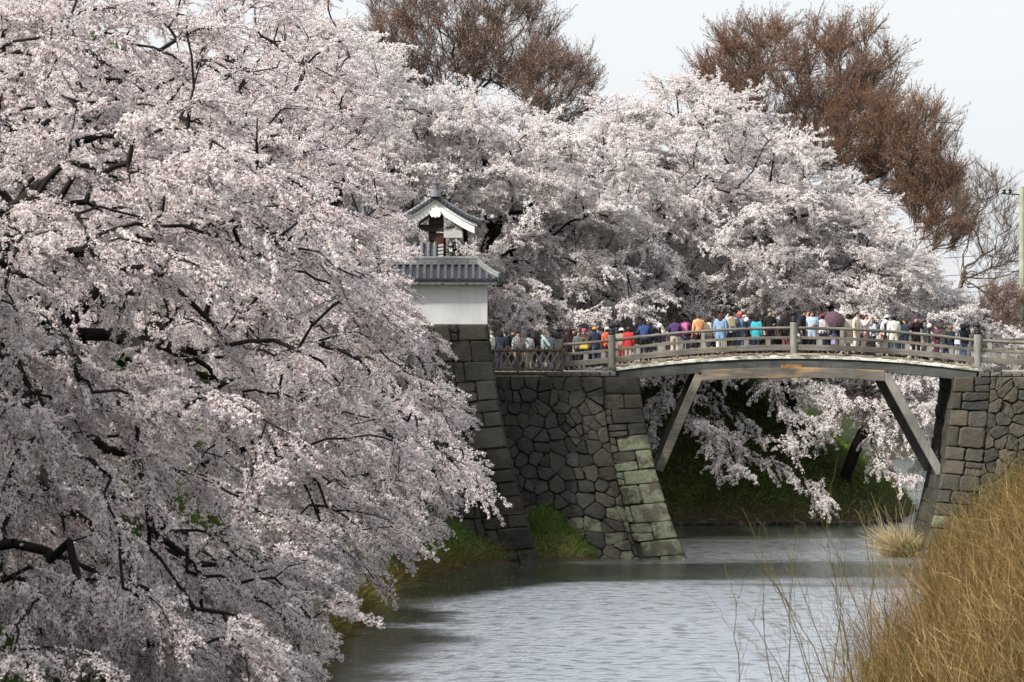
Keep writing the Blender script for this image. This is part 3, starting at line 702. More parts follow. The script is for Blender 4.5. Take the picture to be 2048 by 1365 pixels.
# small tiled roof over the rear posts, to the left
tiled_slope(GT, P0(gx-2.9, 156.3, 12.12), P0(gx+0.12, 156.3, 12.12), P0(gx-2.9, 157.1, 12.75), P0(gx+0.12, 157.1, 12.75), 11, lambda t: -0.05*math.sin(math.pi*t))
m = MB(); m.box(gx-2.9, gx+0.12, 156.45, 157.7, 11.85, 12.10); m.build('sub_roof_beam', M['plaster'], GT)
m = MB(); V = [(gx-2.9, 156.35, 12.105), (gx+0.1, 156.35, 12.105), (gx+0.1, 157.1, 12.70), (gx-2.9, 157.1, 12.70), (gx-2.9, 157.9, 12.105), (gx+0.1, 157.9, 12.105)]
m.add(V, [(0, 1, 2, 3), (3, 2, 5, 4), (0, 4, 5, 1), (0, 3, 4), (1, 5, 2)]); m.build('sub_roof', M['tile_d'], GT)
for k in range(4):
    m = MB(); m.tube([P0(gx+0.12, 156.3+k*0.2, 12.16+k*0.157), P0(gx+0.34, 156.28+k*0.2, 12.20+k*0.157)], 0.07, 8); m.build('verge_tile', M['tile_l'], GT)
m = MB(); m.box(gx-2.7, gx-0.1, 156.6, 157.5, 7.4, 11.84); m.build('side_wall', M['plaster'], GT)

# pale upturned ridge end of the yagura roof behind the cherry blossoms
YG = empty('turret_roof', (-5.3, 166, 13), 'tip of a grey turret roof just showing through the blossoms above the gate', 'roof')
m = MB(); m.sweep([(-9.5, 166, 15.0), (-5.6, 166, 15.0), (-5.25, 166, 15.12)], 0.35, 0.30); m.build('ridge', M['tile'], YG)
m = MB(); m.tube([(-5.25, 166, 15.1), (-5.1, 166, 15.45), (-5.2, 166, 15.75)], 0.2, 8, 0.05); m.build('ridge_end_tile', M['tile'], YG)
tiled_slope(YG, P0(-10, 164.2, 13.6), P0(-5.0, 164.2, 13.6), P0(-9.6, 166, 14.9), P0(-5.5, 166, 14.9), 16, lambda t: -0.1*math.sin(math.pi*t))
m = MB(); m.add([(-10, 164.3, 13.55), (-5, 164.3, 13.55), (-5.5, 166, 14.85), (-9.6, 166, 14.85), (-5, 167.7, 13.55), (-10, 167.7, 13.55)], [(0, 1, 2, 3), (1, 4, 2), (2, 4, 5, 3), (0, 3, 5), (0, 5, 4, 1)]); m.build('roof_core', M['tile_d'], YG)
m = MB(); m.box(-9.4, -5.6, 165.0, 167.0, 7.2, 13.5); m.build('turret_wall', M['plaster'], YG)
# ------------------------------------------------------------------ trees
def tubes_np(P0, P1, R0, R1, k):
    """separate tapered k-sided tubes, vectorised"""
    d = unit(P1-P0); ref = np.where(np.abs(d[:, 2:3]) > 0.9, np.array([[1., 0, 0]]), np.array([[0, 0, 1.]]))
    a = unit(np.cross(d, ref)); b = np.cross(d, a); n = len(P0)
    th = np.arange(k)*2*math.pi/k
    ring = a[:, None, :]*np.cos(th)[None, :, None]+b[:, None, :]*np.sin(th)[None, :, None]
    V = np.concatenate([P0[:, None]+ring*R0[:, None, None], P1[:, None]+ring*R1[:, None, None]], 1)
    j = np.arange(k); f = np.stack([j, (j+1) % k, k+(j+1) % k, k+j], -1)
    F = (np.arange(n)[:, None, None]*2*k+f[None]).reshape(-1, 4)
    return V.reshape(-1, 3), F
def merge(parts):
    V = []; F = []; o = 0
    for v, f in parts: V.append(v); F.append(f+o); o += len(v)
    return np.concatenate(V), np.concatenate(F)
def grow(trunk, targets, step=0.7, arch=0.25, jit=0.10, up=False, limbs=()):
    """attach every target to the nearest branch; returns nodes, parents, leaf counts, target node indices"""
    pos = [np.array(p, float) for p in trunk]; par = [-1]+list(range(len(trunk)-1)); first = max(1, len(trunk)//2)
    plen = [0.0]
    for i in range(1, len(pos)): plen.append(plen[-1]+np.linalg.norm(pos[i]-pos[i-1]))
    A = np.zeros((60000, 3)); n = len(pos); A[:n] = pos; L = np.zeros(60000); L[:n] = plen; par = list(par)
    fork = A[n-1].copy(); fi = n-1
    for lb in limbs:
        prev = fi
        for q in lb: A[n] = q; L[n] = L[prev]+np.linalg.norm(A[n]-A[prev]); par.append(prev); prev = n; n += 1
    order = np.argsort(np.linalg.norm(targets-fork, axis=1)); tip = np.zeros(len(targets), int)
    for ti in order:
        t = targets[ti]; dd = np.linalg.norm(A[first:n]-t, axis=1)
        cost = dd+0.22*L[first:n]+(np.maximum(0, A[first:n, 2]-t[2])*0.35 if up else 0.0)
        i = first+int(np.argmin(cost)); p = A[i].copy(); d = dd[i-first]; m = max(2, int(math.ceil(d/step)))
        mid = (p+t)/2; mid[2] += d*arch
        if up: mid = p+(t-p)*0.5; mid[:2] = p[:2]+(t-p)[:2]*0.62; mid[2] = p[2]+(t[2]-p[2])*0.42
        prev = i
        for s in range(1, m+1):
            u = s/m; q = (1-u)**2*p+2*u*(1-u)*mid+u*u*t
            if s < m: q = q+R.normal(0, jit*min(1, d/3), 3)
            A[n] = q; L[n] = L[prev]+np.linalg.norm(q-A[prev]); par.append(prev); prev = n; n += 1
        tip[ti] = prev
    par = np.array(par); cnt = np.zeros(n); np.add.at(cnt, tip, 1.0)
    for i in range(n-1, 0, -1): cnt[par[i]] += cnt[i]
    return A[:n], par, cnt, tip
def facets(C, size, k=4, flat=0.0):
    """one small random face per centre"""
    n = len(C); nrm = unit(R.normal(size=(n, 3))+np.array([0, 0, flat])); ref = unit(R.normal(size=(n, 3))); a = unit(np.cross(nrm, ref)); b = np.cross(nrm, a)
    s = size*R.uniform(0.7, 1.3, n)
    if k == 3: offs = [(0, .66), (-.6, -.4), (.6, -.4)]
    else: offs = [(-.5, -.42), (.42, -.5), (.5, .42), (-.42, .5)]
    V = np.stack([C+a*(s*o[0])[:, None]+b*(s*o[1])[:, None] for o in offs], 1)
    return V.reshape(-1, 3), np.arange(n*k).reshape(n, k)
def inframe(T, mx=90):
    x, y = pix(T); return (x > -mx) & (x < 2048+mx) & (y > -mx) & (y < 1365+mx)
def ellip(n, c, r, inner=0.25):
    d = unit(R.normal(size=(n, 3))); u = R.uniform(inner**3, 1, n)**(1/3); return np.array(c)+d*np.array(r)*u[:, None]
def interp(v, xs, ys): return np.interp(v, xs, ys)

def sprays(T, D, per, L, droop, spread, segs=3, zflat=0.45):
    """twigs fanned round each tip; returns polylines (m, segs+1, 3)"""
    m = len(T)*per; T = np.repeat(T, per, 0); D = np.repeat(D, per, 0)
    rnd = R.normal(size=(m, 3)); rnd[:, 2] *= zflat
    d = unit(D+spread*rnd); l = L*R.uniform(0.45, 1.25, m)
    st = T-D*(l*R.uniform(0.0, 0.75, m))[:, None]*0.8+R.normal(size=(m, 3))*0.05
    s = np.linspace(0, 1, segs+1); Q = st[:, None]+d[:, None]*(l[:, None]*s)[:, :, None]
    Q[:, :, 2] -= (droop*R.uniform(0.3, 1.6, m)*l)[:, None]*s**2
    Q[:, 1:] += R.normal(size=(m, segs, 3))*(0.05*l)[:, None, None]
    return Q
def along(Q, per):
    m, k, _ = Q.shape; u = R.uniform(0.0, 1, (m, per))*(k-1); i = np.minimum(u.astype(int), k-2); f = u-i
    a = np.take_along_axis(Q, i[:, :, None].repeat(3, 2), 1); b = np.take_along_axis(Q, (i+1)[:, :, None].repeat(3, 2), 1)
    return (a+(b-a)*f[:, :, None]).reshape(-1, 3)

TRIS = [0]
# flowering and budding twigs: a few real twigs, each tree's crown repeats them by geometry nodes
def twig_mesh(kind, mb, mf, seed):
    """a one metre twig along +X: tubes in slot 0, petals or buds in slot 1"""
    rg = np.random.default_rng(seed); main = np.stack([np.linspace(0, 1, 5), np.cumsum(rg.normal(0, .025, 5)), -0.10*np.linspace(0, 1, 5)**2+np.cumsum(rg.normal(0, .02, 5))], -1)
    main -= main[0]; segs = [(main[:-1], main[1:])]; lines = [main]
    ns = 7 if kind == 'flower' else 9
    for k in range(ns):
        u = rg.uniform(0.1, 0.95); b = main[int(u*4)]+(main[int(u*4)+1]-main[int(u*4)])*(u*4-int(u*4)); l = rg.uniform(0.12, 0.36)*(1 if kind == 'flower' else 1.5)*(1.2-u)
        a = rg.uniform(0.35, 0.95)*rg.choice((-1, 1)); d = np.array([math.cos(a), math.sin(a)*rg.uniform(.5, 1), rg.normal(0, .22)+(0.0 if kind == 'flower' else .1)]); d /= np.linalg.norm(d)
        e1 = b+d*l*0.5+rg.normal(0, .015, 3); e2 = b+d*l+np.array([l*.12, 0, -0.03 if kind == 'flower' else .03])+rg.normal(0, .01, 3)
        pl = np.stack([b, e1, e2]); lines.append(pl); segs.append((pl[:-1], pl[1:]))
    P0_ = np.concatenate([a for a, b in segs]); P1_ = np.concatenate([b for a, b in segs])
    r = np.array([.012, .010, .008, .006]+[.006, .0035]*ns)*(1.0 if kind == 'flower' else 0.85); V, F = tubes_np(P0_, P1_, r, r*0.75, 3)
    cs = []
    if kind == 'flower':
        for i_, pl in enumerate(lines):
            L = np.linalg.norm(np.diff(pl, axis=0), axis=1).sum(); m = int(L/0.072) if i_ == 0 else max(2, int(L/0.066))
            u = np.linspace(0.12 if i_ == 0 else 0.3, 1.0, m)*(len(pl)-1); q = np.minimum(u.astype(int), len(pl)-2); c = pl[q]+(pl[q+1]-pl[q])*(u-q)[:, None]; cs.append(c[rg.random(m) < 0.9])
        C = np.concatenate(cs); C = C+rg.normal(0, .016, C.shape); nf = 8; rb = 0.036*rg.uniform(.7, 1.25, len(C))
        N = rg.normal(size=(len(C), nf, 3)); N /= np.linalg.norm(N, axis=2, keepdims=True); pc = (C[:, None]+N*rb[:, None, None]).reshape(-1, 3); nr = N.reshape(-1, 3)+rg.normal(0, .35, (len(pc), 3)); size = 0.037; tone = rg.uniform(.3, 1, len(pc)); bud = rg.random(len(pc)) < (0.15 if mf == 'blossom' else 0.10); tone[bud] = rg.uniform(0, .12, bud.sum()); sz = size*rg.uniform(.75, 1.25, len(pc)); sz[bud] *= 0.75
    else:
        for pl in lines:
            m = 3; u = rg.uniform(.25, 1.0, m)*(len(pl)-1); q = np.minimum(u.astype(int), len(pl)-2); cs.append(pl[q]+(pl[q+1]-pl[q])*(u-q)[:, None])
        pc = np.concatenate(cs); pc = pc+rg.normal(0, .01, pc.shape); nr = rg.normal(size=pc.shape); tone = rg.uniform(.1, 1, len(pc)); sz = (0.030 if mf != mb else 0.01)*rg.uniform(.6, 1.3, len(pc))
    nr = unit(nr); ref = unit(rg.normal(size=nr.shape)); a = unit(np.cross(nr, ref)); b = np.cross(nr, a)
    TV = np.stack([pc+b*(sz*.66)[:, None], pc-a*(sz*.6)[:, None]-b*(sz*.4)[:, None], pc+a*(sz*.6)[:, None]-b*(sz*.4)[:, None]], 1).reshape(-1, 3)
    nt = len(F); F3 = np.concatenate([F[:, [0, 1, 2]], F[:, [0, 2, 3]]]); V2 = np.concatenate([V, TV]); F2 = np.concatenate([F3, np.arange(len(TV)).reshape(-1, 3)+len(V)])
    me = np_mesh('twig', V2, F2, np.concatenate([np.zeros(len(F3)), tone])); me.materials.append(M[mb]); me.materials.append(M[mf])
    me.polygons.foreach_set('material_index', np.concatenate([np.zeros(len(F3)), np.ones(len(tone))]).astype(np.int32)); return me
def scatter_group(name, meshes):
    """geometry nodes: put one of the twigs on every point, turned and scaled by the point's attributes"""
    g_ = bpy.data.node_groups.new(name, 'GeometryNodeTree'); g_.interface.new_socket('Geometry', in_out='INPUT', socket_type='NodeSocketGeometry'); g_.interface.new_socket('Geometry', in_out='OUTPUT', socket_type='NodeSocketGeometry')
    N = g_.nodes.new; gi = N('NodeGroupInput'); go = N('NodeGroupOutput'); iop = N('GeometryNodeInstanceOnPoints'); jn = N('GeometryNodeGeometryToInstance')
    for me in reversed(meshes):
        src = bpy.data.objects.new('flowering_twig', me); oi = N('GeometryNodeObjectInfo'); oi.inputs['Object'].default_value = src; oi.inputs['As Instance'].default_value = False
        g_.links.new(oi.outputs['Geometry'], jn.inputs[0])
    def att(nm, ty):
        a = N('GeometryNodeInputNamedAttribute'); a.data_type = ty; a.inputs['Name'].default_value = nm; return a.outputs[0]
    e2r = N('FunctionNodeEulerToRotation'); g_.links.new(att('turn', 'FLOAT_VECTOR'), e2r.inputs[0])
    iop.inputs['Pick Instance'].default_value = True
    g_.links.new(gi.outputs[0], iop.inputs['Points']); g_.links.new(jn.outputs[0], iop.inputs['Instance']); g_.links.new(att('which', 'INT'), iop.inputs['Instance Index']); g_.links.new(e2r.outputs[0], iop.inputs['Rotation']); g_.links.new(att('size', 'FLOAT'), iop.inputs['Scale'])
    g_.links.new(iop.outputs[0], go.inputs[0]); return g_
NV = 8
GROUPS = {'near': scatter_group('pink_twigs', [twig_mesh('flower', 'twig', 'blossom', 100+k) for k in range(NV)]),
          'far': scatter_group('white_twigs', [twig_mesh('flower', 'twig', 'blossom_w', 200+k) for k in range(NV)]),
          'buds': scatter_group('rust_twigs', [twig_mesh('bud', 'bark_z', 'buds', 300+k) for k in range(NV)]),
          'buds_p': scatter_group('pink_brown_twigs', [twig_mesh('bud', 'bark_z', 'buds_p', 400+k) for k in range(NV)]),
          'bare': scatter_group('bare_twigs', [twig_mesh('bud', 'bark_z', 'bark_z', 500+k) for k in range(NV)])}
NI = [0]
def scatter(Q, root, bo, grp, name='crown', smul=1.0):
    d = Q[:, -1]-Q[:, 0]; l = np.linalg.norm(d, axis=1); d = unit(d); n = len(Q); NI[0] += n
    me = bpy.data.meshes.new(name); me.vertices.add(n); me.vertices.foreach_set('co', np.ascontiguousarray(Q[:, 0]-bo, dtype=np.float32).ravel())
    e = np.stack([R.normal(0, 0.6, n), -np.arcsin(np.clip(d[:, 2], -1, 1)), np.arctan2(d[:, 1], d[:, 0])], -1)
    a = me.attributes.new('turn', 'FLOAT_VECTOR', 'POINT'); a.data.foreach_set('vector', np.ascontiguousarray(e, dtype=np.float32).ravel())
    a = me.attributes.new('size', 'FLOAT', 'POINT'); a.data.foreach_set('value', np.clip(l*smul, 0.35, 1.9).astype(np.float32))
    a = me.attributes.new('which', 'INT', 'POINT'); a.data.foreach_set('value', R.integers(0, NV, n).astype(np.int32))
    o = bpy.data.objects.new(name, me); COL.objects.link(o); o.parent = root; md = o.modifiers.new('twigs', 'NODES'); md.node_group = GROUPS[grp]; tag(o, kind='stuff'); return o

def cherry(name, label, trunk, targets, center, near=False, per=8, L=1.3, droop=0.30, r0=0.023, group='cherry trees in blossom', radius=None, arch=0.16):
    t = targets; A, par, cnt, tip = grow(trunk, t, arch=arch)
    base = Vector(trunk[0]); root = empty(name, base, label, 'tree', group); bo = np.array(base)
    rr = np.maximum(r0*0.62*np.power(np.maximum(cnt, 0.8), 0.50), 0.013)
    if radius: rr = np.minimum(rr, radius)
    rr[0] = rr[1]*1.25
    i = np.arange(1, len(A)); thick = rr[i] > 0.07; parts = []
    for msk, k in ((thick, 7), (~thick, 4)):
        j = i[msk]
        if len(j):
            P0_, P1_ = A[par[j]], A[j]; d = P1_-P0_; parts.append(tubes_np(P0_-d*0.04, P1_+d*0.02, np.minimum(rr[par[j]], rr[j]*1.35), rr[j], k))
    V, F = merge(parts); tr = link('trunk', np_mesh('trunk', V-bo, F), root, M['bark']); tr.data.polygons.foreach_set('use_smooth', [True]*len(F)); TRIS[0] += 2*len(F)
    D = unit(A[tip]-A[par[tip]]); out = unit((t-np.array(center))*np.array([1, 1, 0.25])); D = unit(D*0.7+out*0.6); D[:, 2] = np.minimum(D[:, 2], 0.45)
    thin = np.where((cnt > 0) & (cnt <= 2.5))[0]; thin = thin[~np.isin(thin, tip)]; thin = R.choice(thin, size=min(len(thin), int(len(t)*1.1)), replace=False)
    T2 = np.concatenate([t, A[thin]]); D2 = np.concatenate([D, unit(A[thin]-A[par[thin]]+out[R.integers(0, len(out), len(thin))]*0.5)])
    Q = sprays(T2, D2, per, L, droop, 0.42, 1, 0.17); Q = Q[inframe(Q[:, 0], 40)]; Q = Q[(Q[:, 0, 1] < center[1]+2.5) | (R.random(len(Q)) < 0.6)]
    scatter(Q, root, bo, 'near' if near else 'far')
    return root
def path_pts(pp, n_per=3, jit=0.25):
    out = []
    for i in range(len(pp)-1):
        for k in range(n_per): out.append(np.array(pp[i].lerp(pp[i+1], k/n_per))+R.normal(0, jit, 3))
    out.append(np.array(pp[-1])); return np.array(out)

# outline that keeps the left-bank crowns off the water and off the gate
LB_y = [-200, 0, 100, 200, 300, 380, 450, 520, 570, 610, 650, 700, 760, 820, 880, 930, 980, 1020, 1060, 1110, 1150, 1190, 1240, 1290, 1365, 1500]
LB_x = [640, 690, 730, 770, 775, 800, 812, 822, 822, 838, 860, 905, 915, 935, 955, 985, 985, 975, 880, 860, 790, 725, 680, 670, 640, 600]
def left_ok(T, m=25):
    x, y = pix(T); return x < interp(y, LB_y, LB_x)-m+R.normal(0, 14, len(T))
def crown(n, ells, ok=None, inner=0.3, zmin=None, per=13, sig=1.15, flat=0.13, slope=0.30):
    w = np.array([e[3]*e[4]*e[5] for e in ells]); w = w/w.sum(); out = []
    for wi, e in zip(w, ells):                      # boughs: flat sprays of branch ends that dip outwards
        c = ellip(int(n*2.8*wi/per)+2, e[:3], e[3:], inner); m = len(c)
        o = c[:, :2]-np.array(e[:2]); o /= np.maximum(np.linalg.norm(o, axis=1, keepdims=True), .1)
        o = unit(o+np.array([0.75, -0.25]))
        s = R.normal(size=(m, per, 1))*sig*1.5; q = R.normal(size=(m, per, 1))*sig*0.6; v = R.normal(size=(m, per))*flat
        pt = np.zeros((m, per, 3)); pt[:, :, :2] = c[:, None, :2]+o[:, None]*s+np.stack([-o[:, 1], o[:, 0]], -1)[:, None]*q
        pt[:, :, 2] = c[:, None, 2]+v-slope*s[:, :, 0]-0.05*s[:, :, 0]**2
        out.append(pt.reshape(-1, 3))
    T = np.concatenate(out)
    T = T[inframe(T)]; T = T[T[:, 2] > np.maximum(height(T[:, 0], T[:, 1]), 0)+0.7]
    if ok is not None: T = T[ok(T)]
    R.shuffle(T); return T[:n]
def arr(*a): return [np.array(p, float) for p in a]
def gh(x, y): return float(height(np.array([x]), np.array([y]))[0])

specs = [
 ('nearest blossoming cherry tree on the left bank, its shaded crown filling the left edge', arr((-14.5, 77, gh(-14.5, 77)-0.3), (-14.0, 77, 7.5), (-12.8, 77, 9.2), (-11.5, 77.3, 10.2)), [(-10.5, 78, 8.8, 6.2, 7, 8.2), (-7.2, 76, 4.2, 3.0, 5, 3.2), (-10.2, 75, 3.8, 3.6, 5, 3.0), (-8.5, 70, 2.6, 3.5, 5, 2.2), (-11.5, 82, 14.5, 5, 5, 4.0)], 820, (-12, 78, 9)),
 ('second blossoming cherry on the left bank, its drooping twigs touching the bottom of the water', arr((-13.5, 96, gh(-13.5, 96)-0.3), (-13.0, 96, 6.5), (-11.5, 96, 9), (-10.5, 96.4, 10.4)), [(-9.0, 96, 9.6, 6.6, 7, 8.4), (-6.2, 95, 3.6, 2.8, 5, 3.0), (-9, 98, 16, 5, 4, 3)], 560, (-11, 96, 9)),
 ('third blossoming cherry on the left bank, between the second tree and the stone rampart', arr((-13.0, 114, gh(-13, 114)-0.3), (-12.4, 114, 6.5), (-10.5, 114, 9.2), (-9.5, 114.5, 11)), [(-8.0, 115, 10.4, 6.8, 7, 9.0), (-5.0, 116, 4.2, 2.6, 4, 2.8), (-9.5, 117, 18.0, 4.5, 4, 3.0)], 580, (-10, 115, 10)),
 ('bright blossoming cherry spreading low boughs across the stone rampart corner', arr((-10.5, 134, gh(-10.5, 134)-0.3), (-9.8, 134, 7), (-8.2, 134, 9.4), (-7.3, 134.5, 11)), [(-6.2, 134.5, 11.0, 6.6, 7, 8.8), (-3.6, 137, 4.8, 4.4, 4, 2.6), (-4.0, 136, 7.5, 3.6, 4, 2.4), (-4.8, 138, 10.5, 2.6, 3, 4.5), (-6.8, 141, 17.5, 5.0, 4, 5.0), (-9.5, 141, 19.5, 4.5, 4, 3.5)], 1020, (-8, 135, 10)),
]
for i, (lab, tr, el, n, c) in enumerate(specs):
    T = crown(n, el, left_ok, zmin=None)
    cherry('cherry_tree', lab, tr, T, c, near=True, per=5, L=1.0, droop=0.30, radius=0.17)

# crowns beyond the bridge: a roofline kept by the tops
TB_x = [500, 650, 760, 800, 850, 950, 1050, 1120, 1170, 1200, 1250, 1330, 1400, 1480, 1540, 1600, 1680, 1720, 1780, 1840, 1900, 1950, 1990, 2048]
TB_y = [-60, -40, 50, 100, 140, 175, 215, 255, 260, 200, 165, 155, 160, 170, 215, 285, 305, 355, 425, 505, 565, 640, 655, 650]
def far_ok(T):
    x, y = pix(T); return y > interp(x, TB_x, TB_y)+R.normal(0, 8, len(T))
def under_ok(T):                                    # open view of the slope under the bridge
    x, y = pix(T); return far_ok(T) & ~((y > 745) & (x < 1700) & (x > 1280)) & (y < 1000)
fspecs = [
 ('cherry tree in blossom behind the tiled turret, above the plaster wall', arr((-10.5, 170, 7.3), (-10, 170, 10), (-9, 170, 12.5), (-8.6, 170, 14)), [(-9, 170, 14.8, 7.5, 5.5, 7.5), (-7, 168, 19, 4.5, 4, 4)], 620, (-9, 170, 13)),
 ('cherry tree in blossom right behind the castle gate roof', arr((-2.5, 173, 7.3), (-2.3, 173, 9.5), (-1.5, 173, 12), (-1.0, 173, 13.5)), [(-1.0, 172, 13.6, 6.5, 5.5, 7.0), (-1.5, 172, 17.5, 6, 4, 3)], 640, (-1.5, 172, 12)),
 ('cherry tree in blossom behind the visitors at the lattice fence', arr((3.2, 183.5, 6.2), (3.4, 183, 9.5), (4.0, 182, 12), (4.5, 181, 13.5)), [(4.2, 180, 13.6, 6.0, 6, 7.0), (3.5, 176, 8.6, 4.0, 3, 2.5), (3.5, 181, 18.0, 4.5, 4, 3.0)], 660, (4, 180, 12)),
 ('tallest cherry crown in blossom behind the left half of the bridge', arr((9.5, 184.5, 5.6), (9.6, 184, 9), (9.8, 183, 12.5), (9.6, 182, 14.5)), [(9.6, 181.5, 14.2, 6.3, 6, 8.0)], 620, (9.6, 181, 12)),
 ('broad cherry tree in blossom behind the middle post of the bridge, dark limbs showing', arr((13.8, 183.5, 4.2), (13.2, 183, 8), (13.6, 182, 11), (13.0, 181.5, 13)), [(14.0, 181, 12.4, 5.8, 5.5, 6.4)], 560, (13.6, 181, 11)),
 ('cherry tree with a thick dark leaning trunk low on the grassy slope under the bridge', arr((16.2, 180.6, 1.2), (16.0, 180.3, 2.0), (16.5, 180.3, 3.4), (17.3, 180.6, 5.0), (17.6, 181.0, 7.0), (17.3, 181.3, 9.5)), [(17.8, 181, 9.6, 4.4, 4.5, 5.2), (19.0, 180, 6.4, 2.6, 3, 1.6)], 400, (17.6, 181, 8)),
 ('outermost blossoming cherry at the right bridge end, tapering to the railing', arr((21.8, 186, 7.3), (21.6, 186, 8.5), (21.2, 186, 9.6)), [(21.0, 184.5, 9.2, 3.3, 4, 2.8), (19.6, 184, 8.0, 3.5, 4, 3.6)], 300, (21, 185, 8.8)),
]
fspecs.append(('pale cherry tree on the far channel bank, in the gap beside the right abutment', arr((24.5, 204, 3.2), (24.3, 204, 5), (23.8, 203.5, 7)), [(22.5, 202, 6.2, 4.5, 4, 4.2)], 260, (23.5, 203, 7)))
hang = {3: [[P(1300, 700, 177), P(1330, 790, 176), P(1300, 850, 175.5)], [P(1400, 740, 178), P(1440, 800, 177), P(1490, 850, 176)], [P(1340, 770, 177), P(1390, 830, 176), P(1450, 880, 175), P(1500, 915, 174.5), P(1570, 935, 174), P(1620, 960, 173.5), P(1655, 1000, 173)],
            [P(1380, 790, 176), P(1420, 850, 175), P(1470, 880, 174), P(1560, 880, 173.5), P(1600, 862, 173.5)], [P(1390, 850, 174), P(1440, 910, 173.5), P(1480, 935, 173)]],
        4: [[P(1500, 735, 177), P(1560, 790, 176), P(1640, 800, 175)], [P(1600, 740, 177), P(1650, 770, 176), P(1680, 800, 175)], [P(1540, 740, 176), P(1560, 790, 175), P(1590, 830, 174), P(1650, 860, 174)]],
        5: [[P(1760, 760, 176), P(1800, 820, 175), P(1840, 880, 174)], [P(1740, 900, 176), P(1780, 930, 175), P(1835, 955, 174)], [P(1790, 740, 176), P(1850, 800, 174), P(1870, 840, 173)], [P(1700, 760, 177), P(1740, 800, 176), P(1760, 870, 175)]]}
for i, (lab, tr, el, n, c) in enumerate(fspecs):
    T = crown(n, el, under_ok if 2 <= i < 7 else far_ok)
    if i in hang: T = np.concatenate([T]+[path_pts(p, 2, 0.2) for p in hang[i]])
    cherry('cherry_tree', lab, tr, T, c, near=False, per=5, L=1.3, droop=0.22, radius=0.42 if i == 5 else 0.3)

# bare trees with reddish buds
def bare(label, base, fork, T, center, per=3, L=1.3, bud='buds', nb=9, fs=0.07, rad0=0.02, group='bare trees with budding twigs', trunk_r=0.4):
    f0 = np.array(fork); ls = []; sel = T[R.choice(len(T), min(len(T), 12), replace=False)]
    for q in sel:
        h = f0+(q-f0)*0.62; ls.append([f0+(h-f0)*u*np.array([1, 1, 1])+np.array([0, 0, 1])*0.9*math.sin(math.pi*u)*0+R.normal(0, 0.1, 3)-np.array([(h-f0)[0], (h-f0)[1], 0])*0.28*math.sin(math.pi*u) for u in (0.2, 0.4, 0.6, 0.8, 1.0)])
    A, par, cnt, tip = grow([np.array(base), (np.array(base)+np.array(fork))/2, np.array(fork)], T, step=1.0, up=True, jit=0.06, limbs=ls)
    root = empty('bare_tree', Vector(base), label, 'tree', group); bo = np.array(base)
    rr = np.minimum(np.maximum(rad0*0.5*cnt**0.5, 0.014), trunk_r); i = np.arange(1, len(A))
    V, F = tubes_np(A[par[i]], A[i], np.minimum(rr[par[i]], rr[i]*1.3), rr[i], 4); link('trunk', np_mesh('trunk', V-bo, F), root, M['bark_z']); TRIS[0] += 2*len(F)
    D = unit(unit(A[tip]-A[par[tip]])+unit(T-np.array(center))*0.6+np.array([0, 0, 0.35]))
    thin = np.where((cnt > 0) & (cnt <= 3))[0]; thin = R.choice(thin, size=min(len(thin), len(T)), replace=False)
    T2 = np.concatenate([T, A[thin]]); D2 = np.concatenate([D, unit(unit(A[thin]-A[par[thin]])+np.array([0, 0, 0.3]))])
    Q = sprays(T2, D2, per, L, -0.15, 0.36, 1, 0.8); Q = Q[inframe(Q[:, 0], 60)]
    scatter(Q, root, bo, bud if nb else 'bare')
    return root
def top_ok(xs, ys):
    def f(T): x, y = pix(T); return (y > interp(x, xs, ys)+R.normal(0, 8, len(T)))
    return f
def ecrown(n, ells, ok=None):
    w = np.array([e[3]*e[4]*e[5] for e in ells]); w = w/w.sum()
    T = np.concatenate([ellip(int(n*2*wi)+2, e[:3], e[3:], 0.45) for wi, e in zip(w, ells)])
    T = T[inframe(T, 140)]
    if ok is not None: T = T[ok(T)]
    R.shuffle(T); return T[:n]
def E(px, py, Y, rx, rz, ry=4.0):                    # an ellipsoid given by where it stands in the view
    p = P(px, py, Y); return (p.x, p.y, p.z, rx*Y/FPX, ry, rz*Y/FPX)
tx = [600, 1060, 1120, 1200, 1230, 1300]; ty = [-300, -20, 70, 130, 190, 260]
bare('tall bare tree with pink brown buds rising above the cherry crowns at the top edge', P(930, 480, 202), P(915, 300, 202), ecrown(430, [E(900, 20, 202, 190, 200), E(1010, 70, 200, 110, 120), E(850, 80, 201, 110, 110)], top_ok(tx, ty)), P(930, 260, 202), bud='buds_p', nb=6, fs=0.055, L=1.5)
bare('smaller bare tree with pinkish twigs leaning right beside the tallest cherry crown', P(1010, 420, 198), P(1040, 300, 198), ecrown(170, [E(1110, 180, 198, 90, 90, 3)], top_ok([900, 1060, 1130, 1210], [40, 70, 60, 110])), P(1050, 300, 198), bud='buds_p', nb=5, fs=0.055)
bare('large rounded bare tree with rust red buds behind the cherries, against the sky', P(1600, 560, 208), P(1600, 400, 208), ecrown(520, [E(1580, 200, 208, 200, 160, 5), E(1700, 160, 207, 120, 120, 4), E(1480, 140, 209, 90, 90, 4)], top_ok([1340, 1400, 1440, 1500, 1600, 1700, 1760, 1800, 1850], [140, 90, 50, 20, 30, 35, 45, 110, 190])), P(1600, 420, 208), nb=8, fs=0.062, L=1.9)
bare('dense low bare tree with dark rust buds in front of the large rounded one', P(1690, 560, 203), P(1690, 420, 203), ecrown(300, [E(1730, 275, 203, 95, 85, 3), E(1790, 330, 203, 70, 80, 3)], None), P(1690, 430, 203), nb=12, fs=0.068, L=1.3)
bare('thin bare brown tree sloping down to the right above the cherry crowns', P(1830, 620, 200), P(1830, 520, 200), ecrown(250, [E(1850, 320, 200, 75, 120, 3), E(1890, 430, 199, 60, 80, 3)], top_ok([1780, 1830, 1880, 1930, 1960], [200, 180, 240, 320, 400])), P(1830, 560, 200), nb=4, fs=0.055, L=1.5)
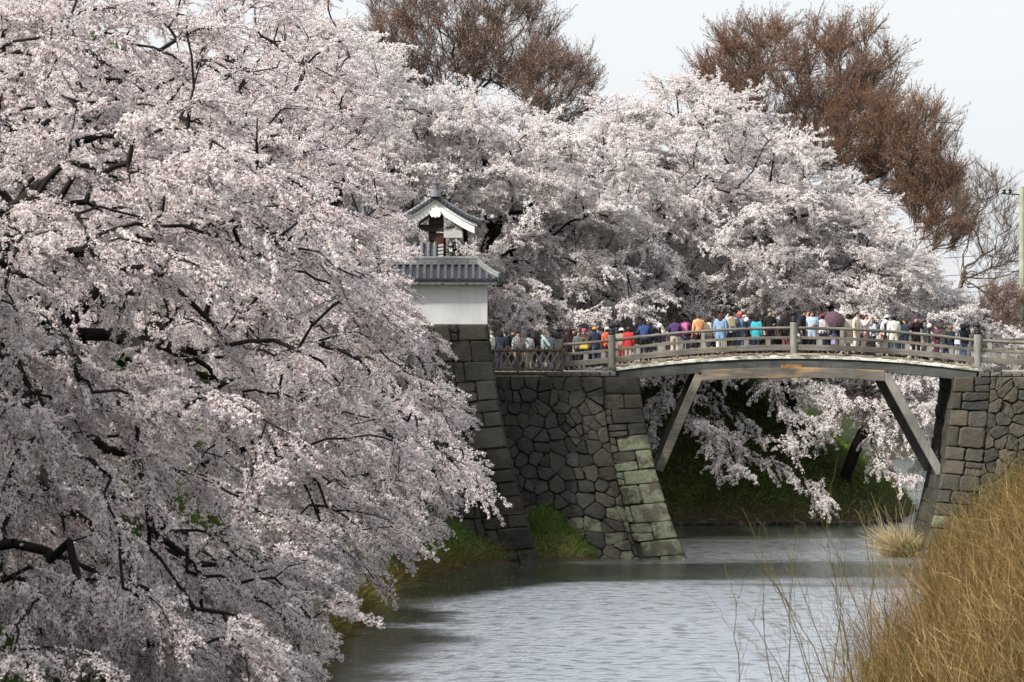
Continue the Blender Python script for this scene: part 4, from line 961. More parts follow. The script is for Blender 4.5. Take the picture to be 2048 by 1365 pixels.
bare('leafless pale grey tree reaching towards the utility pole', P(1890, 680, 190), P(1925, 560, 190), ecrown(150, [E(1990, 440, 190, 60, 100, 2.5), E(2030, 560, 190, 70, 90, 2.5), E(1960, 400, 190, 50, 60, 2)], None), P(1930, 600, 190), nb=0, per=2, L=1.3, group='leafless trees by the pole')
bare('low leafless tangle of branches behind the right end of the bridge railing', P(1930, 740, 186), P(1960, 690, 186), ecrown(110, [E(2000, 630, 186, 70, 50, 2)], None), P(1960, 720, 186), nb=1, bud='buds_p', per=3, L=1.0, group='leafless trees by the pole')
# a far cherry, low behind the right approach
T = ecrown(150, [E(2020, 668, 215, 110, 40, 4)], None)
cherry('cherry_tree', 'low far cherry tree in blossom behind the right approach railing', arr((28.5, 216, 6.8), (28.6, 216, 7.6), (28.7, 216, 8.2)), T, (28.6, 216, 8), near=False, per=6, L=1.0)
# dark evergreen shrubs on the far slope, behind the blossoms
def leafy(name, label, c, r, n, mat='darkleaf', fs=0.16, cat='shrub', group=None):
    root = empty(name, (c[0], c[1], c[2]-r[2]), label, cat, group); bo = np.array(root.location)
    A = ellip(n, c, r, 0.5); k = 70; tp = ellip(k, c, np.array(r)*0.8, 0.3); st = np.tile(bo, (k, 1))+R.normal(0, 0.1, (k, 3))*np.array([1, 1, 0])
    V, F = tubes_np(st, tp, np.full(k, 0.03), np.full(k, 0.012), 3); link('stems', np_mesh('stems', V-bo, F), root, M['bark']).__setitem__('kind', 'stuff')
    V, F = facets(A, fs, 4); cr = link('foliage', np_mesh('foliage', V-bo, F, R.uniform(0, 1, n)), root, M[mat]); tag(cr, kind='stuff'); TRIS[0] += 2*n
leafy('evergreen_tree', 'dark evergreen tree glimpsed between the cherry trunks behind the left half of the bridge', (7.5, 189, 11.5), (6, 3, 5), 9000, cat='tree')
leafy('evergreen_tree', 'dark evergreen tree glimpsed behind the cherries beside the gate', (-3.5, 184, 11.5), (6, 3, 5), 9000, cat='tree')
leafy('evergreen_tree', 'dark evergreen tree glimpsed through the blossoms behind the middle of the bridge', (15, 190, 10.5), (5, 3, 4), 7000, cat='tree')
leafy('evergreen_tree', 'olive evergreen tree behind the top of the nearest cherry', (-17.2, 120, 16.5), (2.0, 3, 2.5), 6000, cat='tree')

for k, (x, y) in enumerate(((-24, 44), (-25, 60), (-24.5, 76), (-24.5, 92))):  # out-of-view trees added so their shade falls on the left bank
    leafy('evergreen_tree', ('tall','broad','ragged','dense')[k]+' unseen evergreen tree added to shade the left bank cherries', (x, y, 20), (4.5, 6, 6), 4000, fs=0.55, cat='tree', group='unseen evergreens added to shade the left bank')
for k, (x, y, z) in enumerate(((-17.5, 138, 14), (-15.5, 158, 14), (-10, 184, 15))):
    leafy('evergreen_tree', ('dark evergreen tree filling the gaps behind the second cherry','dark evergreen tree filling the gaps behind the third cherry','dark evergreen tree behind the turret roof')[k], (x, y, z), (6, 4, 6.5), 9000, fs=0.3, cat='tree', group='evergreens behind the cherries')
# ------------------------------------------------------------------ utility pole and wires
UP = empty('utility_pole', (25.45, 187, 7.2), 'mossy concrete utility pole at the right edge of the photo', 'pole')
m = MB(); m.lathe((25.45, 187, 7.2), [(0.19, 0), (0.15, 9.1), (0.1, 9.12)], 12); m.build('shaft', M['pole'], UP)
m = MB(); m.tube([(25.45, 187, 15.9), (24.4, 187, 15.95)], 0.035, 6); m.build('crossarm', M['black'], UP)
for x in (24.85, 24.55):
    m = MB(); m.lathe((x, 187, 15.97), [(0.05, 0), (0.10, 0.05), (0.06, 0.1), (0.10, 0.15), (0.04, 0.2)], 8); m.build('insulator', M['black'], UP)
for k, (z, lab) in enumerate(((13.0, 'upper thin wire running left from the utility pole'), (12.1, 'second thin wire below the upper one at the utility pole'), (11.2, 'third thin wire crossing the leafless branches'), (10.3, 'lowest thin wire at the utility pole just above the blossoms'))):
    pts = [Vector((25.4-i*1.6, 187+i*0.9, z-0.10*math.sin(math.pi*i/12)*4)) for i in range(13)]
    m = MB(); m.tube(pts, 0.014, 4); o = m.build('overhead_wire', M['black']); tag(o, lab, 'wire', 'overhead wires by the pole')
print('TREE TRIS', TRIS[0], 'INST', NI[0])
# ------------------------------------------------------------------ brush, reeds, grass
def ribbons(base, dirs, L, w, segs=4, bend=0.25, wob_=0.05, face=None):
    """thin tapering stems as crossed narrow strips; base (n,3)"""
    n = len(base); s = np.linspace(0, 1, segs+1); bd = R.normal(size=(n, 3))*bend; bd[:, 2] = -np.abs(bd[:, 2])*0.6
    Q = base[:, None]+dirs[:, None]*(L[:, None]*s)[:, :, None]+bd[:, None]*(L[:, None]*s**2)[:, :, None]
    Q[:, 1:] += R.normal(size=(n, segs, 3))*(wob_*L)[:, None, None]*0.5
    return Q
def strips(Q, w, k=2):
    n, m, _ = Q.shape; d = unit(Q[:, -1]-Q[:, 0]); th = R.uniform(0, math.pi, n)
    a = unit(np.cross(d, np.array([0, 1.0, 0]))); b = np.cross(d, a)
    sd = a*np.cos(th*0.5-0.4)[:, None]+b*np.sin(th*0.5-0.4)[:, None]
    ww = w[:, None]*np.linspace(1, 0.3, m)[None]; off = sd[:, None]*ww[:, :, None]*0.5
    V = np.stack([Q-off, Q+off], 2).reshape(n, m*2, 3); j = np.arange(m-1)*2
    f = np.stack([j, j+1, j+3, j+2], -1); F = (np.arange(n)[:, None, None]*2*m+f[None]).reshape(-1, 4)
    return V.reshape(-1, 3), F
def brush_obj(name, label, cat, Q, w, mat, tone_base, kind='stuff'):
    V, F = strips(Q, w); seg = Q.shape[1]-1; tone = np.repeat(np.clip(tone_base+R.normal(0, 0.10, len(Q)), 0, 1), seg)
    base = Vector(Q[:, 0].mean(0)); o = link(name, np_mesh(name, V-np.array(base), F, tone), None, M[mat]); o.location = base
    return tag(o, label, cat, None, kind)
def shoots(B, H, lean, spread, segs=5, side=5, w=0.012, jw=0.022):
    """a shoot with side twigs: returns list of polylines arrays"""
    n = len(B); d = unit(np.array([lean, 0, 1.0])+R.normal(size=(n, 3))*spread)
    Q = ribbons(B, d, H, None, segs, 0.10, jw)
    S = along(Q, side); ds = unit(np.repeat(d, side, 0)+R.normal(size=(n*side, 3))*0.42); Ls = np.repeat(H, side)*R.uniform(0.15, 0.5, n*side)
    Q2 = ribbons(S, ds, Ls, None, segs, 0.16, 0.04)
    return Q, Q2
def edge_x(Y):                                            # right water line
    pts = sorted([(16.6, 148), (15.6, 138), (14.6, 128), (13.0, 116), (11.2, 105), (8.9, 95), (7.2, 80), (5.6, 60)], key=lambda q: q[1])
    return np.interp(Y, [q[1] for q in pts], [q[0] for q in pts])
def brush_patch(n, y0, y1, u0, u1, hmin, hmax, tone, wmul=1.0, side=5, lean=-0.30, name='brush_thicket', label='', mat='brush', tmix=0.0):
    Y = R.uniform(y0, y1, n); u = R.uniform(u0, u1, n)**1.0; X = edge_x(Y)+u; Z = height(X, Y)
    H = R.uniform(hmin, hmax, n)*(0.75+0.5*(wob(X, Y, 0.9)*0.5+0.5)); B = np.stack([X, Y, Z-0.05], -1)
    x, y = pix(B+np.array([0, 0, 1.0])); k = (x < 2300) & (y < 2000); B = B[k]; H = H[k]; Y = Y[k]; X = X[k]
    Q, Q2 = shoots(B, H, lean*0.4, 0.24, 5, side)
    w = 0.020*wmul*R.uniform(0.6, 1.4, len(Q)); w2 = 0.011*wmul*R.uniform(0.6, 1.4, len(Q2))
    tb = tone+0.16*wob(X, Y, 1.3)+R.normal(0, 0.27, len(X)); t = np.concatenate([tb-0.12, np.repeat(tb, side)])
    return brush_obj(name, label, None, np.concatenate([Q, Q2]), np.concatenate([w, w2]), mat, t)
brush_patch(2400, 112, 150, 0.2, 7.5, 0.8, 1.9, 0.36, 0.9, 5, -0.18, label='tangled bare brown brush on the right bank below the abutment', mat='brush_g')
brush_patch(4000, 84, 126, 0.1, 8.8, 1.0, 2.4, 0.38, 0.75, 6, -0.28, label='dense ochre brown brush covering the right bank')
brush_patch(3300, 62, 88, -0.1, 7.5, 1.0, 2.4, 0.46, 0.7, 6, -0.28, label='bright orange tan brush nearest on the right bank')
# thin dry undergrowth close to the ground
n = 10000; Y = R.uniform(62, 150, n); X = edge_x(Y)+R.uniform(0.0, 8.5, n); Z = height(X, Y); B = np.stack([X, Y, Z-0.03], -1)
x, y = pix(B); k = (x < 2100) & (y < 1700); B = B[k]; n = len(B)
Q = ribbons(B, unit(np.array([-.12, 0, 1])+R.normal(size=(n, 3))*0.3), R.uniform(0.4, 1.2, n), None, 3, 0.22)
brush_obj('dry_undergrowth', 'straw coloured dead grass under the brush on the right bank', None, Q, np.full(n, 0.018), 'brush', np.full(n, 0.36)+R.normal(0, .15, n)+0.2*wob(B[:, 0], B[:, 1], 1.7))
# single tall shoots standing clear of the thicket over the water
shoot_at = [(1445, 1310, 66, 0.55, -0.25, 'leftmost'), (1500, 1335, 66, 1.3, -0.35, 'second from the left'), (1560, 1300, 68, 1.75, -0.05, 'third from the left'), (1600, 1330, 67, 1.3, -0.28, 'fourth from the left'), (1650, 1340, 68, 1.9, 0.02, 'upright middle'), (1690, 1310, 70, 2.2, -0.16, 'tall reddish'), (1740, 1290, 72, 2.6, -0.30, 'long left leaning'), (1785, 1290, 73, 2.3, -0.2, 'tallest forked'), (1540, 1365, 66, 1.0, -0.5, 'low slanting')]
ord_ = ('slender grey', 'slender brown', 'forked grey', 'forked brown', 'bent grey', 'bent brown', 'short stiff', 'long stiff', 'wiry', 'curving')
for k in range(10): shoot_at.append((1610+k*21+rs.randint(-8, 8), 1330, 66+k*0.9, rs.uniform(1.0, 2.2), rs.uniform(-0.45, 0.02), ord_[k]))
for px, py, Y, h, lean, nm in shoot_at:
    p = P(px, py, Y); g0 = 9.04-760*Y/FPX; B = np.array([[p.x+max(0, -lean)*1.6+0.1, Y, g0-0.6]])
    H = np.array([h+1.1+(p.z-g0)])
    Q, Q2 = shoots(B, H, lean, 0.03, 8, 14, jw=0.012); base = Vector(B[0])
    sh = empty('bare_shoot', base, nm+' bare brown shoot rising at the bottom in front of the water', 'shoot', 'bare shoots at the bottom edge')
    V, F = tubes_np(Q[:, :-1].reshape(-1, 3), Q[:, 1:].reshape(-1, 3), np.linspace(0.014, 0.005, 8), np.linspace(0.0125, 0.004, 8), 5)
    link('stem', np_mesh('stem', V-B[0], F, np.full(len(F), 0.2)), sh, M['brush_g'])
    V, F = strips(Q2, np.full(len(Q2), 0.009)); tag(link('side_twigs', np_mesh('side_twigs', V-B[0], F, np.full(len(F), 0.3)), sh, M['brush_g']), kind='stuff')
# straw coloured sedge tuft at the water's edge, with a green heart
B = np.stack([R.normal(15.75, 0.24, 1000), R.normal(151.8, 0.35, 1000), np.full(1000, 0.0)], -1)
B[:, 2] = np.maximum(height(B[:, 0], B[:, 1]), -0.05)
tus = empty('sedge_tussock', (15.65, 151.8, 0.0), 'straw yellow sedge tussock with green heart at the water edge below the right abutment', 'grass tuft')
d = unit(np.stack([(B[:, 0]-15.9)*0.95-0.12, (B[:, 1]-151.9)*0.9, np.full(len(B), 1.1)], -1)+R.normal(size=B.shape)*0.24)
Q = ribbons(B, d, R.uniform(0.5, 1.5, len(B)), None, 5, 0.34, 0.03); V, F = strips(Q, np.full(len(Q), 0.028)); b0 = np.array(tus.location)
tag(link('straw_blades', np_mesh('straw_blades', V-b0, F, np.repeat(R.uniform(0.2, 1, len(Q)), 5)), tus, M['straw']), kind='stuff')
B2 = np.stack([R.uniform(15.0, 16.2, 34), R.normal(151.8, 0.2, 34), np.full(34, 0.1)], -1); d2 = unit(np.stack([(B2[:, 0]-15.9)*0.4-0.12, np.zeros(34), np.ones(34)], -1)+R.normal(size=B2.shape)*0.08)
Q = ribbons(B2, d2, R.uniform(1.9, 2.9, 34), None, 6, 0.12, 0.02); V, F = strips(Q, np.full(34, 0.022)); tag(link('tall_stems', np_mesh('tall_stems', V-b0, F, np.repeat(R.uniform(0.3, .8, 34), 6)), tus, M['straw']), kind='stuff')
B3 = np.stack([R.normal(15.95, 0.22, 500), R.normal(151.5, 0.2, 500), np.full(500, 0.05)], -1); d3 = unit(np.array([0, 0, 1.0])+R.normal(size=B3.shape)*0.4)
Q = ribbons(B3, d3, R.uniform(0.35, 0.75, 500), None, 3, 0.3); V, F = strips(Q, np.full(500, 0.03)); tag(link('green_blades', np_mesh('green_blades', V-b0, F, np.repeat(R.uniform(0.3, 0.85, 500), 3)), tus, M['blade']), kind='stuff')
# grass on the visible slopes
def grass(n, xr, yr, h, tone, label, dry=0.25, w=0.03, zr=(0.15, 9), lean=(0.2, -0.1)):
    X = R.uniform(*xr, n); Y = R.uniform(*yr, n); Z = height(X, Y); k = (Z > zr[0]) & (Z < zr[1]); X, Y, Z = X[k], Y[k], Z[k]; B = np.stack([X, Y, Z-0.02], -1); m = len(B)
    k = inframe(B, 20); B = B[k]; m = len(B)
    d = unit(np.array([lean[0], lean[1], 0.8])+R.normal(size=(m, 3))*0.38); Q = ribbons(B, d, R.uniform(h*0.5, h*1.3, m), None, 2, 0.5)
    t = np.clip(tone+0.25*wob(B[:, 0], B[:, 1], 1.9)+np.where(B[:, 2] < 0.9, 0.45, 0)*R.random(m), 0, 1)
    brush_obj('bank_grass', label, None, Q, np.full(m, w), 'blade', t)
grass(9000, (-5.5, 0.6), (143.5, 150), 0.30, 0.5, 'green grass and dead stems on the ledge before the stone rampart')
grass(4500, (0.2, 4.4), (147.8, 151), 0.26, 0.5, 'green grass wedge between the two stone walls')
grass(26000, (-13, -4.3), (66, 145), 0.32, 0.42, 'grass and dead leaves on the left bank under the cherries', w=0.04)
grass(34000, (3, 30), (175.5, 214), 0.26, 0.68, 'grass on the far slope beyond the bridge', w=0.045)  # blades toned lighter: sunlight painted in where the crowns shade the slope
# dead stems hanging over the waterline of the left bank
n = 2600; Y = R.uniform(88, 147, n); X = np.interp(Y, [85, 97, 108, 120, 131, 140, 144.6, 147], [-5.5, -5.4, -5.2, -4.7, -4.5, -3.0, -1.9, 0.2])+R.normal(-0.25, 0.22, n); B = np.stack([X, Y, np.maximum(height(X, Y), 0)], -1)
Q = ribbons(B, unit(np.array([0.5, -0.1, 0.7])+R.normal(size=(n, 3))*0.4), R.uniform(0.3, 0.9, n), None, 3, 0.5); brush_obj('dead_stems', 'brown dead stems along the waterline of the left bank', None, Q, np.full(n, 0.02), 'brush_g', R.uniform(0.1, 0.7, n))
# stones along the foot of the far slope
rk = empty('waterline_stones', (12, 176, 0), 'row of rough stones along the foot of the far slope', 'stones')
x = 6.6
while x < 18.6:
    yw = np.interp(x, [7, 12, 16.6, 18.6], [176, 176.6, 177.2, 179.5])-0.12; r = rs.uniform(0.12, 0.26)
    bm = bmesh.new(); bmesh.ops.create_icosphere(bm, subdivisions=1, radius=r)
    for v in bm.verts: v.co = Vector((v.co.x*rs.uniform(0.95, 1.5), v.co.y*0.8, v.co.z*0.65))*rs.uniform(0.85, 1.1)
    me = bpy.data.meshes.new('stone'); bm.to_mesh(me); bm.free(); me.materials.append(M['stone'] if rs.random() < 0.7 else M['stone_cap'])
    o = bpy.data.objects.new('stone', me); COL.objects.link(o); o.parent = rk; o.location = Vector((x, yw+rs.uniform(-.1, .1), rs.uniform(0.0, 0.12)))-rk.location; x += r*rs.uniform(1.6, 2.2)

# petals drifting on the water below the cherries
n = 700; Y = 98+50*R.random(n)**0.8; X = np.interp(Y, [97, 108, 120, 131, 140, 144.6, 150], [-5.3, -5.1, -4.6, -4.4, -2.9, -1.8, 1.2])+np.abs(R.normal(0, 2.2, n))+0.1
C = np.stack([X, Y, np.full(n, 0.012)], -1); a = R.uniform(0, 6.28, n); s_ = R.uniform(0.015, 0.035, n)
V = np.stack([C+np.stack([np.cos(a+k*2.09)*s_, np.sin(a+k*2.09)*s_, np.zeros(n)], -1) for k in range(3)], 1).reshape(-1, 3)
tag(link('floating_petals', np_mesh('floating_petals', V, np.arange(3*n).reshape(n, 3), np.full(n, .9)), None, M['blossom']), 'fallen pale petals drifting on the moat along the left bank', None, None, 'stuff')
# ------------------------------------------------------------------ people
def skin_body(pose):
    """one continuous figure from a skeleton; returns mesh and per-face regions. Faces -Y, feet on z=0, 1.70 m."""
    J = {}; E = []; Rr = {}
    def j(n, p, r, par=None, reg=None):
        J[n] = Vector(p); Rr[n] = r if isinstance(r, tuple) else (r, r)
        if par: E.append((par, n, reg))
    lean = pose.get('lean', 0.0)
    def lx(p): p = Vector(p); return Vector((p.x, p.y-lean*max(0, p.z-0.92), p.z-0.12*lean*max(0, p.z-0.92)))
    j('pelvis', lx((0, 0, .93)), (.145, .105))
    j('waist', lx((0, 0, 1.08)), (.135, .10), 'pelvis', 'torso'); j('chest', lx((0, 0, 1.28)), (.165, .115), 'waist', 'torso')
    j('collar', lx((0, 0, 1.41)), (.09, .075), 'chest', 'torso'); j('neck', lx((0, 0, 1.465)), .058, 'collar', 'head')
    hy = pose.get('head', 0.0)
    j('jaw', lx((0, -.022-hy*.4, 1.515)), (.070, .074), 'neck', 'head'); j('face', lx((0, -.012-hy*.7, 1.585)), (.090, .100), 'jaw', 'head'); j('crown', lx((0, .008-hy, 1.655)), (.074, .084), 'face', 'head')
    j('nose', lx((0, -.122-hy*.7, 1.575)), .012, 'face', 'head')
    for s, n in ((1, 'l'), (-1, 'r')):
        a = pose['arm_'+n]
        j('shoulder'+n, lx((s*.165, 0, 1.375)), .058, 'chest', 'arm'); j('elbow'+n, lx((s*a[0][0], a[0][1], a[0][2])), .042, 'shoulder'+n, 'arm')
        j('wrist'+n, lx((s*a[1][0], a[1][1], a[1][2])), .030, 'elbow'+n, 'arm')
        d = (J['wrist'+n]-J['elbow'+n]).normalized(); w = J['wrist'+n]
        J['palm'+n] = w+d*.075; Rr['palm'+n] = (.036, .018); E.append(('wrist'+n, 'palm'+n, 'hand'))
        sd = d.cross(Vector((0, 1, 0.3))).normalized()
        for f, (o, L) in enumerate(((-.027, .062), (-.009, .075), (.009, .07), (.026, .055))):
            k = 'f%d%s' % (f, n); J[k] = w+d*(.10+L*0.6)+sd*o*1.25; Rr[k] = (.0085, .0085); E.append(('palm'+n, k, 'hand'))
            k2 = k+'b'; J[k2] = J[k]+(d*0.7+Vector((0, -.5, -.3)))*L*0.5; Rr[k2] = (.0075, .0075); E.append((k, k2, 'hand'))
        k = 'th'+n; J[k] = w+d*.045+sd*-.055+Vector((0, -.015, 0)); Rr[k] = (.010, .010); E.append(('wrist'+n, k, 'hand'))
        g = pose.get('leg_'+n, ((.095, 0), (.10, 0)))
        j('hip'+n, (s*.085, 0, .86), (.095, .10), 'pelvis', 'leg'); j('knee'+n, (s*g[0][0], g[0][1], .48), (.060, .064), 'hip'+n, 'leg')
        j('calf'+n, (s*(g[0][0]+g[1][0])/2, (g[0][1]+g[1][1])/2+.02, .34), (.055, .058), 'knee'+n, 'leg')
        j('ankle'+n, (s*g[1][0], g[1][1]+.02, .085), .040, 'calf'+n, 'leg'); j('toe'+n, (s*(g[1][0]+.015), g[1][1]-.15, .032), (.042, .026), 'ankle'+n, 'foot')
    names_ = list(J); idx = {n: i for i, n in enumerate(names_)}
    me = bpy.data.meshes.new('body'); me.from_pydata([J[n] for n in names_], [(idx[a], idx[b]) for a, b, _ in E], [])
    bm = bmesh.new(); bm.from_mesh(me); ly = bm.verts.layers.skin.verify(); bm.verts.ensure_lookup_table()
    for n in names_: v = bm.verts[idx[n]]; v[ly].radius = Rr[n]; v[ly].use_root = (n == 'pelvis')
    bm.to_mesh(me); bm.free()
    o = bpy.data.objects.new('body_tmp', me); COL.objects.link(o)
    sk = o.modifiers.new('skin', 'SKIN'); sk.use_smooth_shade = True; sb = o.modifiers.new('sub', 'SUBSURF'); sb.levels = 1; sb.render_levels = 1
    dg = bpy.context.evaluated_depsgraph_get(); dg.update(); out = bpy.data.meshes.new_from_object(o.evaluated_get(dg)); out.name = 'person_body'
    bpy.data.objects.remove(o)
    # region of each face: nearest bone
    C = np.array([f.center for f in out.polygons]); best = np.full(len(C), 1e9); reg = np.array(['torso']*len(C), dtype=object)
    for a, b, rg in E:
        A, B = np.array(J[a]), np.array(J[b]); e = B-A; t = np.clip((C-A)@e/(e@e), 0, 1); d = np.linalg.norm(C-A-t[:, None]*e, axis=1)
        m = d < best; best[m] = d[m]; reg[m] = rg
    reg[(reg == 'leg') & (C[:, 2] > 0.90)] = 'torso'
    return out, reg, J
def shell(me, mask, off, name, flare=None):
    """clothing: the masked part of the body pushed outwards"""
    no = np.array([v.normal for v in me.vertices]); co = np.array([v.co for v in me.vertices]); used = {}; V = []; F = []
    for f in me.polygons:
        if not mask[f.index]: continue
        for v in f.vertices:
            if v not in used:
                used[v] = len(V); p = co[v]+no[v]*off
                if flare: p = flare(p)
                V.append(p)
        F.append([used[v] for v in f.vertices])
    m = bpy.data.meshes.new(name); m.from_pydata(V, [], F); m.polygons.foreach_set('use_smooth', [True]*len(F)); m.materials.append(None); return m
DOWN = ((.215, .02, 1.12), (.225, -.04, .88))
POSES = {
 'stand': dict(arm_l=DOWN, arm_r=DOWN),
 'lean': dict(arm_l=((.25, -.10, 1.14), (.16, -.34, 1.10)), arm_r=((.25, -.10, 1.14), (.16, -.34, 1.10)), lean=0.22, leg_l=((.10, -.03), (.12, .08)), leg_r=((.10, -.05), (.11, -.02))),
 'camera': dict(arm_l=((.25, -.12, 1.20), (.09, -.27, 1.46)), arm_r=((.25, -.12, 1.20), (.09, -.27, 1.46))),
 'walk': dict(arm_l=((.21, .10, 1.13), (.21, .08, .90)), arm_r=((.21, -.06, 1.13), (.20, -.22, .95)), leg_l=((.09, -.14), (.09, -.20)), leg_r=((.09, .02), (.09, .22))),
 'bent': dict(arm_l=((.22, .02, 1.12), (.10, -.25, 1.12)), arm_r=DOWN, head=0.02),
}
BODY = {}
def hair_mesh(me, reg, J, style):
    C = np.array([f.center for f in me.polygons]); top = J['face']
    head = (reg == 'head')
    m = head & ((C[:, 2] > top.z+0.022) | ((C[:, 1] > top.y-0.005) & (C[:, 2] > top.z-0.09)))
    h = shell(me, m, 0.022, 'hair')
    if style in ('long', 'bob'):
        bm = bmesh.new(); bm.from_mesh(h); L = 0.34 if style == 'long' else 0.15
        c = Vector((top.x, top.y, top.z)); rings = []
        for i, (dz, rx, ry, oy) in enumerate(((0.05, .105, .095, .018), (-0.03, .118, .098, .03), (-L*0.6, .12, .07, .058), (-L, .085, .04, .075))):
            ring = []
            for k in range(11):
                a = -0.35+math.pi*1.0*k/10*1.22; ring.append(bm.verts.new(c+Vector((rx*math.cos(a), oy+ry*math.sin(a), dz))))
            rings.append(ring)
        for i in range(3):
            for k in range(10): bm.faces.new((rings[i][k], rings[i][k+1], rings[i+1][k+1], rings[i+1][k]))
        for f in bm.faces: f.smooth = True
        bm.to_mesh(h); bm.free()
    return h
for pn, ps in POSES.items():
    me, reg, J = skin_body(ps); me.materials.clear(); me.materials.append(None)
    z = np.array([f.center.z for f in me.polygons]); d = {'body': me, 'J': J}
    d['jacket'] = shell(me, (reg == 'torso') | (reg == 'arm') | ((reg == 'head') & (z < 1.475)), 0.022, 'jacket')
    d['coat'] = shell(me, (reg == 'torso') | (reg == 'arm') | ((reg == 'leg') & (z > 0.62)) | ((reg == 'head') & (z < 1.475)), 0.034, 'coat')
    d['trousers'] = shell(me, (reg == 'leg') | ((reg == 'torso') & (z < 1.0)), 0.014, 'trousers')
    d['shoes'] = shell(me, (reg == 'foot'), 0.012, 'shoes')
    for st in ('short', 'bob', 'long'): d[st] = hair_mesh(me, reg, J, st)
    t = J['face']
    mb = MB(); mb.lathe((t.x, t.y+.005, t.z+.035), [(.108, 0), (.112, .03), (.098, .075), (.05, .105), (.01, .112)], 14); mb.add([(t.x-.07, t.y-.10, t.z+.04), (t.x+.07, t.y-.10, t.z+.04), (t.x+.05, t.y-.18, t.z+.02), (t.x-.05, t.y-.18, t.z+.02), (t.x-.07, t.y-.10, t.z+.05), (t.x+.07, t.y-.10, t.z+.05), (t.x+.05, t.y-.18, t.z+.032), (t.x-.05, t.y-.18, t.z+.032)], [(0, 1, 2, 3), (4, 5, 6, 7), (0, 1, 5, 4), (1, 2, 6, 5), (2, 3, 7, 6), (3, 0, 4, 7)])
    d['cap'] = mb
    mb = MB(); mb.lathe((t.x, t.y+.005, t.z+.03), [(.165, 0), (.17, .012), (.105, .03), (.10, .09), (.07, .12), (.01, .125)], 16); d['hat'] = mb
    mb = MB(); mb.lathe((t.x, t.y+.008, t.z-.005), [(.102, 0), (.112, .04), (.10, .09), (.06, .125), (.02, .14)], 14); d['beanie'] = mb
    mb = MB(); mb.lathe((t.x, t.y+.03, t.z-.13), [(.11, 0), (.125, .08), (.122, .16), (.10, .22), (.06, .255), (.01, .262)], 14); d['hood'] = mb
    mb = MB(); mb.lathe((0, 0.0, 0.42), [(.25, 0), (.215, .2), (.165, .45), (.145, .6)], 14); d['skirt'] = mb
    mb = MB()
    for s in (-1, 1): mb.box(t.x+s*.034-.012, t.x+s*.034+.012, t.y-.094, t.y-.082, t.z+.006, t.z+.018)
    d['eyes'] = mb
    mb = MB(); mb.box(t.x-.026, t.x+.026, t.y-.092, t.y-.080, t.z-.055, t.z-.046); d['mouth'] = mb
    for k in ('cap', 'hat', 'beanie', 'hood', 'skirt', 'eyes', 'mouth'):
        m_ = d[k]; mm = bpy.data.meshes.new(k); mm.from_pydata([tuple(v) for v in m_.v], [], m_.f); mm.materials.append(None); mm.polygons.foreach_set('use_smooth', [k not in ('eyes', 'mouth')]*len(mm.polygons)); d[k] = mm
    mb = MB()                                                           # backpack with straps
    bm = bmesh.new(); bmesh.ops.create_cube(bm, size=1.0); bmesh.ops.scale(bm, vec=(.27, .15, .40), verts=bm.verts); bmesh.ops.bevel(bm, geom=bm.edges[:]+bm.verts[:], offset=0.045, segments=2, affect='EDGES')
    ch = J['chest']; bmesh.ops.translate(bm, vec=(ch.x, ch.y+.215, ch.z-.04), verts=bm.verts)
    mm = bpy.data.meshes.new('backpack'); bm.to_mesh(mm); bm.free(); mm.materials.append(None); d['pack'] = mm
    BODY[pn] = d
_mc = {}
def cloth(c, rough=0.85, pattern=None):
    g_ = sum(c)/3; c = tuple(0.86*(x*0.84+g_*0.16) for x in c); key = (c, pattern)
    if key not in _mc:
        t = NT('cloth'); n = t.noise(14, 3, 0.6)
        col = t.ramp(n, [(0.3, tuple(x*0.78 for x in c)), (0.7, tuple(min(1, x*1.15) for x in c))])
        if pattern:
            ck = t.node('TexChecker'); ck.inputs['Scale'].default_value = 14; tc = t.node('TexCoord'); t.link(tc.outputs['Object'], ck.inputs['Vector']); col = t.mix(ck.outputs['Fac'], col, pattern)
        t.bump(n, 0.3, 0.02); _mc[key] = t.done(col, rough, 0.2)
    return _mc[key]
SKIN = mat_plain('skin', (0.52, 0.34, 0.25), 0.6, 0.06, 8)
DK = (0.016, 0.013, 0.012); BR_ = (0.075, 0.035, 0.02); GY = (0.22, 0.21, 0.20); NAVY = (0.022, 0.03, 0.07); BLK = (0.017, 0.017, 0.02); JEAN = (0.06, 0.10, 0.22)
WHT = (0.72, 0.71, 0.68); CRM = (0.70, 0.66, 0.52); BGE = (0.48, 0.42, 0.32)
EYE = mat_plain('dark_eye', (0.02, 0.015, 0.012), 0.4, 0.0); LIP = mat_plain('lip', (0.35, 0.12, 0.10), 0.6, 0.0)
def put(me, name, root, mat):
    o = bpy.data.objects.new(name, me); COL.objects.link(o); o.parent = root
    if not me.materials: me.materials.append(None)
    o.material_slots[0].link = 'OBJECT'; o.material_slots[0].material = mat; return o
def ground_z(X): return deck_z(X) if X > 4.16 else max(7.445, deck_z(X)-0.0 if X > 2.2 else 7.445)
